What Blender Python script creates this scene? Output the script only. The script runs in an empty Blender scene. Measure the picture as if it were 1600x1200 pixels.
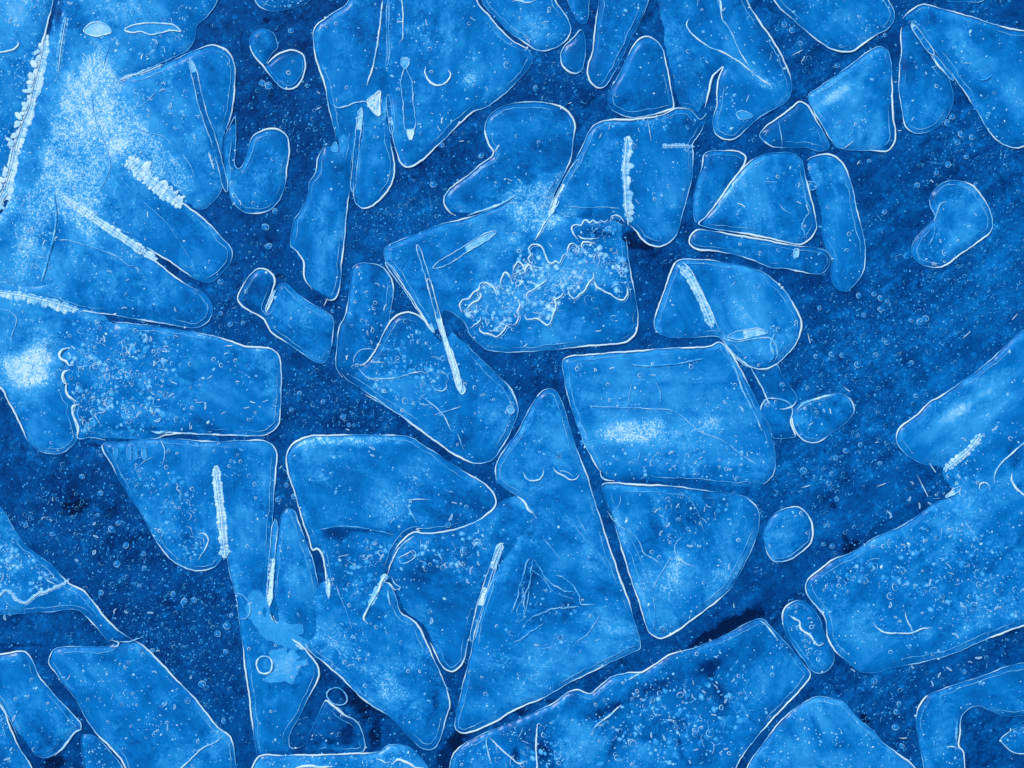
import bpy, math, random
import numpy as np
from mathutils import Vector
from mathutils.geometry import delaunay_2d_cdt

random.seed(7)
rng = np.random.default_rng(7)
scene = bpy.context.scene
COL = scene.collection
W, H = 1600.0, 1200.0          # the patch of ice is 1.6 m x 1.2 m: plan units are millimetres
MM = 0.001

# ------------------------------------------------------------------ camera, sky, sun
cam_d = bpy.data.cameras.new('camera')
cam = bpy.data.objects.new('camera', cam_d)
COL.objects.link(cam)
cam_d.sensor_width = 36.0
CAM_H = 3.2
cam_d.lens = 36.0 * CAM_H / 1.6
cam.location = (0, 0, CAM_H)
cam.rotation_euler = (0, 0, 0)
cam_d.clip_start = 0.05
cam_d.clip_end = 500
scene.camera = cam

SUN_ELEV, SUN_AZ = math.radians(48), math.radians(-40)
world = bpy.data.worlds.new('World')
scene.world = world
world.use_nodes = True
wn, wl = world.node_tree.nodes, world.node_tree.links
wn.clear()
sky_n = wn.new('ShaderNodeTexSky')
sky_n.sky_type = 'NISHITA'
sky_n.sun_disc = False
sky_n.sun_elevation = SUN_ELEV
sky_n.sun_rotation = SUN_AZ
bg_n = wn.new('ShaderNodeBackground')
bg_n.inputs['Strength'].default_value = 0.10
out_n = wn.new('ShaderNodeOutputWorld')
wl.new(sky_n.outputs[0], bg_n.inputs['Color'])
wl.new(bg_n.outputs[0], out_n.inputs['Surface'])

sun_d = bpy.data.lights.new('sun', 'SUN')
sun_d.energy = 1.5
sun_d.angle = math.radians(10)
sun_d.color = (1.0, 0.98, 0.94)
sun = bpy.data.objects.new('sun', sun_d)
COL.objects.link(sun)
sd = Vector((math.sin(SUN_AZ) * math.cos(SUN_ELEV), math.cos(SUN_AZ) * math.cos(SUN_ELEV), math.sin(SUN_ELEV)))
sun.rotation_euler = sd.to_track_quat('Z', 'Y').to_euler()
sun.location = sd * 5

scene.view_settings.view_transform = 'Standard'
scene.view_settings.look = 'None'
scene.view_settings.gamma = 1.0
scene.view_settings.exposure = 0.55
scene.view_settings.use_curve_mapping = False
scene.render.engine = 'CYCLES'
scene.cycles.max_bounces = 4
scene.cycles.use_denoising = False

# ------------------------------------------------------------------ materials
RAMP = [(0.00, (0.0003, 0.008, 0.040)), (0.16, (0.0004, 0.036, 0.165)), (0.32, (0.0008, 0.090, 0.320)),
        (0.50, (0.0022, 0.202, 0.575)), (0.68, (0.036, 0.385, 0.810)), (0.84, (0.24, 0.65, 0.95)), (1.00, (0.72, 0.95, 1.00))]


class NT:
    """small helper to write node trees as expressions"""
    def __init__(self, name):
        self.m = bpy.data.materials.new(name)
        self.m.use_nodes = True
        self.n, self.l = self.m.node_tree.nodes, self.m.node_tree.links
        self.n.clear()

    def put(self, sock, val):
        if hasattr(val, 'is_output'):
            self.l.new(val, sock)
        else:
            sock.default_value = val

    def math(self, op, a, b=0.0, clamp=False):
        k = self.n.new('ShaderNodeMath')
        k.operation = op
        k.use_clamp = clamp
        self.put(k.inputs[0], a)
        self.put(k.inputs[1], b)
        return k.outputs[0]

    def vmul(self, v, s):
        k = self.n.new('ShaderNodeVectorMath')
        k.operation = 'MULTIPLY'
        self.put(k.inputs[0], v)
        self.put(k.inputs[1], s)
        return k.outputs[0]

    def vadd(self, v, s):
        k = self.n.new('ShaderNodeVectorMath')
        k.operation = 'ADD'
        self.put(k.inputs[0], v)
        self.put(k.inputs[1], s)
        return k.outputs[0]

    def attr(self, name, vec=False):
        k = self.n.new('ShaderNodeAttribute')
        k.attribute_name = name
        return k.outputs['Vector'] if vec else k.outputs['Fac']

    def noise(self, vec, scale, detail=3, rough=0.55, dist=0.0):
        k = self.n.new('ShaderNodeTexNoise')
        self.l.new(vec, k.inputs['Vector'])
        k.inputs['Scale'].default_value = scale
        k.inputs['Detail'].default_value = detail
        k.inputs['Roughness'].default_value = rough
        k.inputs['Distortion'].default_value = dist
        return k.outputs[0], k.outputs[1]

    def voronoi(self, vec, scale, feature='F1'):
        k = self.n.new('ShaderNodeTexVoronoi')
        k.feature = feature
        self.l.new(vec, k.inputs['Vector'])
        k.inputs['Scale'].default_value = scale
        return k

    def step(self, x, lo, hi):
        k = self.n.new('ShaderNodeMapRange')
        k.interpolation_type = 'SMOOTHSTEP'
        self.put(k.inputs['Value'], x)
        self.put(k.inputs['From Min'], lo)
        self.put(k.inputs['From Max'], hi)
        return k.outputs[0]

    def lin(self, x, lo, hi, a, b):
        k = self.n.new('ShaderNodeMapRange')
        self.put(k.inputs['Value'], x)
        for s, v in zip(('From Min', 'From Max', 'To Min', 'To Max'), (lo, hi, a, b)):
            k.inputs[s].default_value = v
        return k.outputs[0]

    def ramp(self, x):
        k = self.n.new('ShaderNodeValToRGB')
        e = k.color_ramp.elements
        e[0].position, e[0].color = RAMP[0][0], (*RAMP[0][1], 1)
        e[1].position, e[1].color = RAMP[-1][0], (*RAMP[-1][1], 1)
        for p, c in RAMP[1:-1]:
            q = e.new(p)
            q.color = (*c, 1)
        self.put(k.inputs[0], x)
        return k.outputs[0]

    def finish(self, color, height, bump, rough, spec, bdist=0.002, coat=0.0):
        p = self.n.new('ShaderNodeBsdfPrincipled')
        self.put(p.inputs['Base Color'], color)
        self.put(p.inputs['Roughness'], rough)
        p.inputs['Specular IOR Level'].default_value = spec
        p.inputs['IOR'].default_value = 1.31
        p.inputs['Coat Weight'].default_value = coat
        p.inputs['Coat Roughness'].default_value = 0.16
        p.inputs['Coat IOR'].default_value = 1.31
        if height is not None:
            b = self.n.new('ShaderNodeBump')
            b.inputs['Strength'].default_value = bump
            b.inputs['Distance'].default_value = bdist
            self.put(b.inputs['Height'], height)
            self.l.new(b.outputs[0], p.inputs['Normal'])
        o = self.n.new('ShaderNodeOutputMaterial')
        self.l.new(p.outputs[0], o.inputs['Surface'])
        return self.m


def ice_material(name, sheet):
    t = NT(name)
    g = t.attr('grain', True)                      # plan position in metres, turned to the grain of the piece
    tint, frost, bub, dark = t.attr('tint'), t.attr('frost'), t.attr('bubbly'), t.attr('murk')
    add, mul, sub = (lambda a, b: t.math('ADD', a, b)), (lambda a, b: t.math('MULTIPLY', a, b)), (lambda a, b: t.math('SUBTRACT', a, b))
    # warped coordinates
    _, wc = t.noise(g, 9.0, 2)
    gw = t.vadd(g, t.vmul(wc, (0.03, 0.03, 0.0)))
    big, _ = t.noise(gw, 11.0, 4, 0.6)
    mid, _ = t.noise(gw, 38.0, 5, 0.68, 0.6)
    fine, _ = t.noise(g, 190.0, 4, 0.7)
    streak, _ = t.noise(t.vmul(gw, (7.0, 60.0, 1.0)), 1.0, 5, 0.62)
    clear, _ = t.noise(g, 8.0, 3, 0.6, 0.8)        # where the ice is clear glass and where it is cloudy
    cloudy = t.lin(t.step(clear, 0.40, 0.60), 0, 1, 0.22 if not sheet else 0.5, 1.0)
    soft, _ = t.noise(gw, 20.0, 2, 0.5, 1.0)
    v = add(tint, mul(sub(big, 0.5), 0.54 if not sheet else 0.28))
    v = add(v, mul(sub(soft, 0.5), 0.26 if not sheet else 0.20))
    v = add(v, mul(mul(sub(mid, 0.5), cloudy), 0.50 if not sheet else 0.62))
    v = add(v, mul(mul(sub(streak, 0.5), t.attr('flow')), 0.40 if not sheet else 0.42))
    v = add(v, mul(mul(sub(fine, 0.5), cloudy), 0.34 if not sheet else 0.50))
    # hair-thin wisps: ridges of a warped noise
    wi, _ = t.noise(gw, 26.0, 3, 0.6, 1.6)
    wis = t.step(t.math('ABSOLUTE', sub(wi, 0.5)), 0.022, 0.0)
    wm, _ = t.noise(g, 14.0, 2)
    wism = mul(wis, t.step(wm, 0.52, 0.68))
    wj, _ = t.noise(gw, 75.0, 2, 0.6, 2.2)
    curl = mul(t.step(t.math('ABSOLUTE', sub(wj, 0.5)), 0.030, 0.0), t.step(t.noise(g, 22.0, 2)[0], 0.54, 0.66))
    v = add(v, mul(curl, 0.19 if not sheet else 0.18))
    v = add(v, mul(wism, 0.16 if not sheet else 0.12))
    # frost grains
    gr, _ = t.noise(g, 520.0, 2, 0.7)
    gr2, _ = t.noise(g, 170.0, 4, 0.75)
    cl, _ = t.noise(g, 40.0, 4, 0.7)
    vg = t.voronoi(gw, 330.0)
    cryst = t.math('SUBTRACT', 0.78, mul(vg.outputs['Distance'], 0.8))
    fr = add(frost, mul(mul(sub(cl, 0.5), 1.1), t.step(frost, 0.02, 0.4)))
    thr = t.lin(fr, 0.0, 1.0, 0.60, 0.43)
    grain = t.step(add(add(mul(gr, 0.40), mul(gr2, 0.36)), mul(cryst, 0.24)), thr, t.math('ADD', thr, 0.12))
    fm = t.step(frost, 0.02, 0.2)
    v = add(v, mul(mul(grain, fm), 0.24))
    v = add(v, mul(t.math('MAXIMUM', fr, 0.0), 0.15))
    # specks: tiny bubbles too small to build
    sp = t.voronoi(gw, 260.0)
    sr = t.n.new('ShaderNodeSeparateColor')
    t.l.new(sp.outputs['Color'], sr.inputs[0])
    keep = t.math('GREATER_THAN', add(sr.outputs[0], mul(bub, 0.5)), 0.90 if not sheet else 0.80)
    dotm = t.step(sp.outputs['Distance'], t.lin(sr.outputs[1], 0, 1, 0.16, 0.36), 0.05)
    v = add(v, mul(mul(dotm, keep), t.lin(sr.outputs[2], 0, 1, 0.06, 0.40 if not sheet else 0.28)))
    if sheet:
        d1, _ = t.noise(g, 300.0, 2, 0.8)
        d2, _ = t.noise(g, 24.0, 4, 0.7)
        v = add(v, mul(mul(t.step(d1, 0.54, 0.70), t.step(d2, 0.42, 0.64)), 0.20))
    if sheet:                                       # soft round bubbles lying deeper down
        sb = t.voronoi(gw, 95.0)
        sc = t.n.new('ShaderNodeSeparateColor')
        t.l.new(sb.outputs['Color'], sc.inputs[0])
        on2 = t.math('GREATER_THAN', add(sc.outputs[0], mul(bub, 0.6)), 0.62)
        v = add(v, mul(mul(t.step(sb.outputs['Distance'], t.lin(sc.outputs[1], 0, 1, 0.2, 0.6), 0.0), on2), t.lin(sc.outputs[2], 0, 1, 0.04, 0.20)))
    # murk: dark clear veins with broken edges
    mn, _ = t.noise(gw, 60.0, 4, 0.7)
    mk = t.step(add(mul(dark, 0.9), sub(mn, 0.5)), 0.32, 0.62)
    v = sub(v, mul(mk, 0.18))
    v = sub(v, mul(dark, 0.06 if sheet else 0.15))
    v = t.math('MAXIMUM', v, 0.02)
    h = add(add(mul(mid, 1.0), mul(fine, 0.35)), add(mul(big, 1.2), mul(mul(grain, fm), 0.25)))
    return t.finish(t.ramp(v), h, 0.22, t.lin(mid, 0.3, 0.7, 0.32, 0.55), 0.04, 0.003, 0.28)


def detail_material():
    t = NT('ice edge and bubble')
    v = t.attr('val')
    co = t.n.new('ShaderNodeTexCoord').outputs['Object']
    f, _ = t.noise(co, 260.0, 3, 0.7)
    m, _ = t.noise(co, 50.0, 3, 0.6)
    v = t.math('ADD', v, t.math('MULTIPLY', t.math('SUBTRACT', f, 0.5), 0.24))
    v = t.math('ADD', v, t.math('MULTIPLY', t.math('SUBTRACT', m, 0.5), 0.20))
    v = t.math('MAXIMUM', t.math('ADD', v, 0.10), 0.02)
    return t.finish(t.ramp(v), f, 0.15, 0.35, 0.10, 0.001, 0.3)


M_SHARD = ice_material('pale shard ice', False)
M_SHEET = ice_material('dark sheet ice', True)
M_EDGE = detail_material()


# ------------------------------------------------------------------ geometry helpers
def wx(p):
    p = np.asarray(p, float)
    return np.stack([(p[..., 0] - W / 2) * MM, (H / 2 - p[..., 1]) * MM], -1)


def stretch(p):
    """pieces cut by the picture edge go on further outside it"""
    x, y = p
    x = x * 2.6 if x < 0 else (W + (x - W) * 2.6 if x > W else x)
    y = y * 2.6 if y < 0 else (H + (y - H) * 2.6 if y > H else y)
    return x, y


def spline(pts, closed, step=3.0):
    """centripetal Catmull-Rom; returns points and the index of the source segment of each"""
    P = [np.array(p[:2], float) for p in pts]
    n = len(P)
    out, seg = [], []
    for i in range(n if closed else n - 1):
        if closed:
            p0, p1, p2, p3 = P[i - 1], P[i], P[(i + 1) % n], P[(i + 2) % n]
        else:
            p1, p2 = P[i], P[i + 1]
            p0 = P[i - 1] if i else 2 * p1 - p2
            p3 = P[i + 2] if i + 2 < n else 2 * p2 - p1
        d = lambda a, b: max(np.linalg.norm(a - b), 1e-3) ** 0.5
        t0 = 0.0
        t1 = t0 + d(p0, p1)
        t2 = t1 + d(p1, p2)
        t3 = t2 + d(p2, p3)
        L = np.linalg.norm(p2 - p1)
        off = max(abs(p1[0] - W / 2) - W / 2, abs(p1[1] - H / 2) - H / 2, 0)
        k = max(2, int(L / (step if off < 20 else 12)))
        for j in range(k):
            t = t1 + (t2 - t1) * j / k
            a1 = (t1 - t) / (t1 - t0) * p0 + (t - t0) / (t1 - t0) * p1
            a2 = (t2 - t) / (t2 - t1) * p1 + (t - t1) / (t2 - t1) * p2
            a3 = (t3 - t) / (t3 - t2) * p2 + (t - t2) / (t3 - t2) * p3
            b1 = (t2 - t) / (t2 - t0) * a1 + (t - t0) / (t2 - t0) * a2
            b2 = (t3 - t) / (t3 - t1) * a2 + (t - t1) / (t3 - t1) * a3
            out.append((t2 - t) / (t2 - t1) * b1 + (t - t1) / (t2 - t1) * b2)
            seg.append(i)
    if not closed:
        out.append(P[-1])
        seg.append(n - 2)
    return np.array(out), np.array(seg)


def wob(n, k, seed):
    """smooth 1-D noise, n samples, roughly +-1; k = cycles per 100 samples"""
    r = np.random.default_rng(seed)
    s = np.arange(n)
    o = np.zeros(n)
    for q, a in ((1, .5), (2.3, .35), (5.1, .25), (9.7, .15)):
        o += a * np.sin(s / 100 * 2 * math.pi * k * q * r.uniform(.8, 1.2) + r.uniform(0, 6.28))
    return o


def inside(poly, pts):
    x, y = pts[:, 0], pts[:, 1]
    r = np.zeros(len(pts), bool)
    a = poly
    b = np.roll(poly, -1, 0)
    for (x1, y1), (x2, y2) in zip(a, b):
        if y1 == y2:
            continue
        c = (y1 > y) != (y2 > y)
        r ^= c & (x < (x2 - x1) * (y - y1) / (y2 - y1) + x1)
    return r


def seg_dist(poly, pts):
    d = np.full(len(pts), 1e9)
    a = poly
    b = np.roll(poly, -1, 0)
    for p, q in zip(a, b):
        e = q - p
        L = max(e @ e, 1e-9)
        t = np.clip(((pts - p) @ e) / L, 0, 1)
        f = pts - (p + t[:, None] * e)
        d = np.minimum(d, (f * f).sum(1))
    return np.sqrt(d)


def blobs(pts, lst):
    """sum of soft ellipses (x, y, rx, ry, degrees, amount)"""
    o = np.zeros(len(pts))
    for x, y, rx, ry, rot, a in lst:
        c, s = math.cos(math.radians(rot)), math.sin(math.radians(rot))
        dx, dy = pts[:, 0] - x, pts[:, 1] - y
        u, v = (dx * c + dy * s) / rx, (-dx * s + dy * c) / ry
        o += a * np.exp(-(u * u + v * v) * .8)
    return o


def make_mesh(name, verts, faces, attrs, mat):
    me = bpy.data.meshes.new(name)
    me.from_pydata(verts, [], faces)
    for k, a in attrs.items():
        a = np.asarray(a, np.float32)
        if a.ndim == 1:
            at = me.attributes.new(k, 'FLOAT', 'POINT')
            at.data.foreach_set('value', a)
        else:
            at = me.attributes.new(k, 'FLOAT_VECTOR', 'POINT')
            at.data.foreach_set('vector', a.ravel())
    me.materials.append(mat)
    me.polygons.foreach_set('use_smooth', [True] * len(me.polygons))
    me.update()
    return me


def link(name, me, parent=None, loc=(0, 0, 0)):
    o = bpy.data.objects.new(name, me)
    COL.objects.link(o)
    o.location = loc
    if parent:
        o.parent = parent
    return o


class MB:
    """collects tubes, beads, rings in plan millimetres; val = how white the ice is there, refracted edge brightness painted in"""
    def __init__(self):
        self.v, self.f, self.a = [], [], []

    def tube(self, p, z, r, val, sides=5, flat=0.8, closed=False):
        p = np.asarray(p, float)
        n = len(p)
        z = np.broadcast_to(z, n)
        r = np.broadcast_to(r, n)
        val = np.broadcast_to(val, n)
        if closed:
            t = np.roll(p, -1, 0) - np.roll(p, 1, 0)
        else:
            t = np.gradient(p, axis=0)
        t = t / np.maximum(np.linalg.norm(t, axis=1), 1e-6)[:, None]
        nr = np.stack([-t[:, 1], t[:, 0]], 1)
        b = len(self.v)
        for i in range(n):
            for k in range(sides):
                a = 2 * math.pi * (k + .5) / sides
                c, s = math.cos(a) * r[i], math.sin(a) * r[i] * flat
                self.v.append((p[i, 0] + nr[i, 0] * c, p[i, 1] + nr[i, 1] * c, z[i] + s))
                self.a.append(val[i])
        for i in range(n if closed else n - 1):
            j = (i + 1) % n
            for k in range(sides):
                q = (k + 1) % sides
                self.f.append((b + i * sides + k, b + i * sides + q, b + j * sides + q, b + j * sides + k))
        if not closed:
            self.f.append(tuple(b + k for k in range(sides)))
            self.f.append(tuple(b + (n - 1) * sides + k for k in reversed(range(sides))))

    def bead(self, x, y, z, rx, ry, rot, hz, val, val2=None, seg=8):
        """low dome, longer than wide when rx > ry; val at the foot, val2 at the crown"""
        val2 = val if val2 is None else val2
        c, s = math.cos(rot), math.sin(rot)
        b = len(self.v)
        for rr, zz, vv in ((1.0, 0.0, val), (0.68, 0.75, .5 * (val + val2))):
            for k in range(seg):
                a = 2 * math.pi * k / seg
                u, w = rx * rr * math.cos(a), ry * rr * math.sin(a)
                self.v.append((x + u * c - w * s, y + u * s + w * c, z + hz * zz))
                self.a.append(vv)
        self.v.append((x, y, z + hz))
        self.a.append(val2)
        for k in range(seg):
            q = (k + 1) % seg
            self.f.append((b + k, b + q, b + seg + q, b + seg + k))
            self.f.append((b + seg + k, b + seg + q, b + 2 * seg))

    def ring(self, x, y, z, rx, ry, rot, w, val, seg=9):  # loop; on bubbles the edge's refracted brightness is put into val
        a = np.linspace(0, 2 * math.pi, seg, endpoint=False)
        c, s = math.cos(rot), math.sin(rot)
        u, v = rx * np.cos(a), ry * np.sin(a)
        self.tube(np.stack([x + u * c - v * s, y + u * s + v * c], 1), z, w, val + 0.12 * np.cos(a - 2.2), 3, 0.8, True)

    def strip(self, pl, pr, z, val):
        b = len(self.v)
        n = len(pl)
        z = np.broadcast_to(z, n)
        val = np.broadcast_to(val, n)
        for i in range(n):
            self.v.append((pl[i][0], pl[i][1], z[i]))
            self.v.append((pr[i][0], pr[i][1], z[i]))
            self.a += [val[i], val[i]]
        for i in range(n - 1):
            self.f.append((b + 2 * i, b + 2 * i + 1, b + 2 * i + 3, b + 2 * i + 2))

    def build(self, name, parent=None, origin=(0, 0), stuff=False):
        v = np.array(self.v, float)
        w = wx(v[:, :2]) - np.array(origin)
        me = make_mesh(name, np.column_stack([w, v[:, 2] * MM]).tolist(), self.f, {'val': self.a}, M_EDGE)
        o = link(name, me, parent)
        if stuff:
            o['kind'] = 'stuff'
        return o


# ------------------------------------------------------------------ the shards: traced outlines, millimetres from the upper left corner
# a third value 0 on a point: no bright rim from that point to the next
DATA = {}


def S(key, label, pts, tint=0.47, rim=0.8, ang=0, h=None, frost=(), lite=(), murk=(), specks=0.3, rings=0, worms=0, inner=0.5, bevel=9):
    DATA[key] = dict(label=label, pts=pts, tint=tint, rim=rim, ang=ang, h=h, frost=list(frost), lite=list(lite), murk=list(murk),
                     specks=specks, rings=rings, worms=worms, inner=inner, bevel=bevel)


S('corner', 'pale blue slab in the upper left corner, left of the long feathery white seam',
  [(-60, -60), (84, -60), (84, 0), (74, 40), (63, 90), (51, 140), (46, 165), (34, 195), (23, 225), (11, 275), (0, 325, 0), (-60, 420, 0)],
  tint=.5, rim=.9, ang=100, h=5.5, frost=[(15, 15, 30, 30, 0, .45), (0, 310, 14, 30, 0, .8)], lite=[(10, 20, 60, 40, 0, .08)], specks=.5, rings=8, worms=14, inner=0)
S('frosty', 'largest frost clouded shard in the upper left, crossed by a grainy white band',
  [(100, -60, 0), (84, 0, 0), (74, 40, 0), (63, 90, 0), (48, 165, 0), (24, 225, 0), (11, 275, 0), (0, 325, 0), (-60, 420, 0), (-60, 450, 0), (0, 452, 0), (60, 464, 0), (130, 470, 0),
   (180, 440, 0), (240, 400, 0), (300, 330, 0), (240, 230, 0), (215, 160, 0), (200, 128), (225, 111), (255, 98), (285, 84), (297, 75), (305, 60), (308, 42), (325, 25), (340, 0), (352, -60)],
  tint=.49, rim=.6, ang=60, h=4.5,
  frost=[(140, 200, 120, 130, 10, .28), (60, 360, 60, 80, 15, .25), (142, 130, 26, 62, 26, .75), (112, 205, 42, 66, 15, .8), (130, 250, 40, 50, 0, .75), (185, 200, 66, 28, 42, .6), (235, 245, 60, 26, 35, .5), (62, 320, 14, 70, 18, .85),
         (40, 380, 30, 50, 15, .6), (170, 12, 60, 22, 0, .6), (150, 105, 22, 30, 0, .6), (110, 310, 50, 40, 0, .5), (250, 20, 50, 20, 0, .25), (265, 270, 30, 20, 40, .35), (150, 350, 50, 15, 35, .5)],
  lite=[(150, 130, 90, 60, 0, .05)], murk=[(92, 20, 8, 30, 10, .6)], specks=.6, rings=14, worms=26, inner=0)
S('comb', 'shard with a white comb of ice on its upper edge, right of the frosty band',
  [(200, 246, 0), (225, 258, 0), (262, 298), (298, 326), (328, 350), (350, 374), (363, 391), (362, 407), (350, 425), (338, 437), (325, 442), (300, 433), (262, 407), (225, 385), (160, 350, 0), (105, 310, 0), (150, 270, 0)],
  tint=.5, rim=.85, ang=35, h=5.6, frost=[(150, 305, 50, 25, 35, .35), (290, 390, 50, 25, 35, .12)], specks=.35, rings=5, worms=6)
S('hood', 'rounded hood shaped shard split down its right side by a thin dark tube',
  [(188, 126), (225, 114), (260, 99), (290, 85), (315, 74), (333, 70), (350, 76), (362, 88), (368, 105), (367, 140), (362, 180), (354, 206, 0), (350, 235, 0), (350, 285), (342, 305), (330, 320), (316, 328), (296, 322, 0), (265, 295, 0), (230, 268, 0), (200, 240, 0), (182, 190, 0), (175, 150, 0)],
  tint=.48, rim=.8, ang=70, h=5.8, frost=[(215, 215, 60, 30, 40, .5), (270, 260, 40, 25, 45, .3), (200, 150, 40, 20, -25, .35)], murk=[(328, 215, 6, 60, -12, .4)], specks=.5, rings=6, worms=12)
S('twolobe', 'two lobed mitten shaped shard with a deep V notch in its top',
  [(357, 200), (368, 182), (369, 220), (368, 258), (373, 263), (381, 254), (396, 212), (412, 203), (432, 201), (447, 211), (453, 232), (449, 265), (443, 300), (428, 325), (402, 334), (378, 330), (363, 316), (355, 292), (350, 250), (351, 218)],
  tint=.45, rim=.55, ang=105, lite=[(410, 260, 25, 60, 15, .06)], specks=.3, rings=3, worms=2)
S('wedge', 'long wedge tapering to a rounded tip below the thin white feather, far left',
  [(92, 315, 0), (120, 345, 0), (160, 360, 0), (225, 396), (290, 443), (318, 458), (333, 478), (328, 500), (310, 512), (285, 511), (232, 502), (170, 492), (120, 484), (60, 468), (0, 457, 0), (-60, 448, 0), (-60, 430, 0), (20, 440, 0), (70, 425, 0), (85, 370, 0)],
  tint=.47, rim=.8, ang=15, h=5.2, frost=[(140, 370, 60, 14, 32, .5), (60, 470, 60, 10, 10, .4)], lite=[(170, 430, 70, 30, 20, .06)], murk=[(250, 490, 60, 8, 8, .3)], specks=.45, rings=8, worms=14)
S('heart', 'little heart shaped shard lying by itself in dark ice near the top',
  [(390, 70), (392, 55), (400, 47), (415, 45), (428, 52), (433, 65), (434, 75), (425, 85), (418, 99), (430, 87), (445, 80), (460, 79), (474, 86), (478, 100), (475, 118), (468, 133), (455, 140), (440, 137), (425, 122), (412, 105), (398, 90)],
  tint=.43, rim=.8, ang=40, specks=.2, rings=2, inner=.2, bevel=7)
S('topsliver', 'shallow curved sliver at the top edge just above the heart shaped shard',
  [(392, -60), (398, 2), (408, 13), (425, 18), (445, 16), (470, 8), (486, 0), (500, -60)], tint=.45, rim=.4, ang=0, specks=.3)
S('tooth', 'tall tooth shaped shard whose lower right corner holds a bright white triangle',
  [(560, -60), (545, 0), (520, 20), (496, 38), (490, 50), (491, 80), (497, 105), (507, 130), (512, 160), (517, 185), (526, 222, 0), (530, 262, 0), (570, 240, 0), (605, 170, 0), (628, 90, 0), (632, 0, 0), (632, -60, 0)],
  tint=.44, rim=.75, ang=95, h=4.6, frost=[(580, 150, 20, 14, 0, .4)], lite=[(540, 90, 30, 60, 10, .05)], specks=.25, rings=3, worms=3)
S('blade', 'long narrow blade shaped shard with a wavy left edge, upper left of centre',
  [(523, 226), (510, 226), (502, 235), (496, 250), (492, 270), (483, 285), (480, 308), (470, 328), (460, 342), (455, 362), (455, 385), (465, 395), (474, 410), (475, 432), (490, 455, 0), (508, 468), (521, 470), (529, 458), (535, 410), (540, 360), (545, 310), (549, 262), (554, 210), (562, 165, 0), (545, 150, 0), (515, 190, 0)],
  tint=.47, rim=.75, ang=95, lite=[(505, 370, 15, 70, 5, .09)], specks=.3, rings=2, worms=6)
S('tongue', 'tongue shaped shard hanging right of the double walled tube below the bright triangle',
  [(560, 150, 0), (575, 125, 0), (606, 125, 0), (608, 190), (613, 235), (617, 262), (612, 290), (600, 306), (582, 322), (566, 326), (555, 318), (552, 300), (556, 245), (561, 205)],
  tint=.46, rim=.6, ang=98, lite=[(585, 250, 15, 50, 0, .05)], specks=.3, rings=2)
S('kite', 'big kite shaped shard at top centre holding a bright U shaped bubble',
  [(590, -60, 0), (590, 60, 0), (592, 120, 0), (605, 150), (610, 195), (618, 232), (628, 257), (640, 262), (658, 253), (690, 222), (740, 176), (760, 168), (785, 150), (810, 127), (828, 105), (833, 92), (825, 78), (800, 63), (785, 48), (765, 25), (745, 0), (735, -60)],
  tint=.49, rim=.75, ang=95, h=5.5, frost=[(735, 124, 14, 12, 0, 1.0), (720, 128, 30, 14, 0, .35), (655, 35, 20, 40, 0, .45), (668, 60, 35, 25, 0, .3), (642, 200, 10, 16, 0, .5)],
  lite=[(700, 80, 60, 60, 0, .05)], specks=.5, rings=5, worms=14)
S('topbowl', 'bowl shaped shard at the top edge right of the big kite shaped one',
  [(744, -60), (752, 0), (770, 24), (790, 46), (812, 62), (838, 79), (850, 81), (864, 77), (878, 69), (889, 58), (893, 46), (888, 30), (878, 15), (868, 0), (850, -60)],
  tint=.5, rim=.8, ang=40, h=5.0, frost=[(810, 3, 25, 6, 0, .8)], lite=[(845, 40, 30, 25, 0, .07)], specks=.35, rings=3, worms=3)
S('droplet', 'faint small droplet shaped shard below the bowl shaped one at the top',
  [(908, 46), (896, 58), (884, 70), (876, 84), (877, 99), (884, 110), (896, 116), (908, 111), (914, 92), (915, 62)], tint=.42, rim=.35, ang=100, specks=.15, inner=.15)
S('topstrip', 'dim strip of ice at the top edge between the bowl and a leaning finger',
  [(885, -60), (886, 0), (896, 22), (908, 38), (916, 36), (921, 10), (922, -60)], tint=.42, rim=.35, ang=100, specks=.2, inner=0)
S('finger', 'leaning finger shaped shard at the top edge with a rounded lower end',
  [(942, -60), (935, 0), (930, 40), (925, 80), (919, 102), (918, 117), (924, 131), (938, 139), (949, 133), (958, 117), (972, 92), (986, 62), (1000, 34), (1012, 8), (1030, -60)],
  tint=.46, rim=.65, ang=110, lite=[(955, 70, 18, 60, 22, .04)], specks=.2, rings=2)
S('arrowhead', 'rounded triangle shard beside the leaning finger, its tip pointing up',
  [(1000, 60), (1012, 57), (1025, 63), (1035, 75), (1042, 100), (1047, 130), (1052, 158), (1053, 169), (1035, 176), (1010, 182), (985, 184), (965, 178), (952, 168), (949, 150), (955, 138), (970, 110), (985, 78)],
  tint=.44, rim=.8, ang=110, lite=[(1005, 110, 14, 40, -10, .05)], specks=.2, rings=1, h=5.6)
S('splitpane', 'wide tilted shard at the top crossed by a curved white fracture line',
  [(1033, -60), (1033, 40, 0), (1036, 75, 0), (1045, 120, 0), (1054, 160, 0), (1060, 167), (1080, 171), (1092, 182, 0), (1102, 168), (1108, 145), (1114, 120), (1124, 109), (1130, 105), (1123, 119), (1119, 150), (1120, 165), (1113, 190), (1118, 210), (1132, 219), (1148, 217), (1180, 190), (1205, 173), (1228, 160), (1238, 140), (1237, 125), (1225, 95), (1205, 58), (1190, 38), (1168, 0), (1150, -60)],
  tint=.47, rim=.8, ang=60, h=4.8, frost=[(1196, 130, 22, 8, 15, .9), (1175, 110, 40, 10, 40, .4), (1120, 5, 14, 10, 0, .7)], lite=[(1110, 60, 50, 40, 0, .04), (1175, 170, 30, 25, 0, .03)], murk=[(1020, 40, 12, 40, 0, .4)], specks=.4, rings=3, worms=6)
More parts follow.
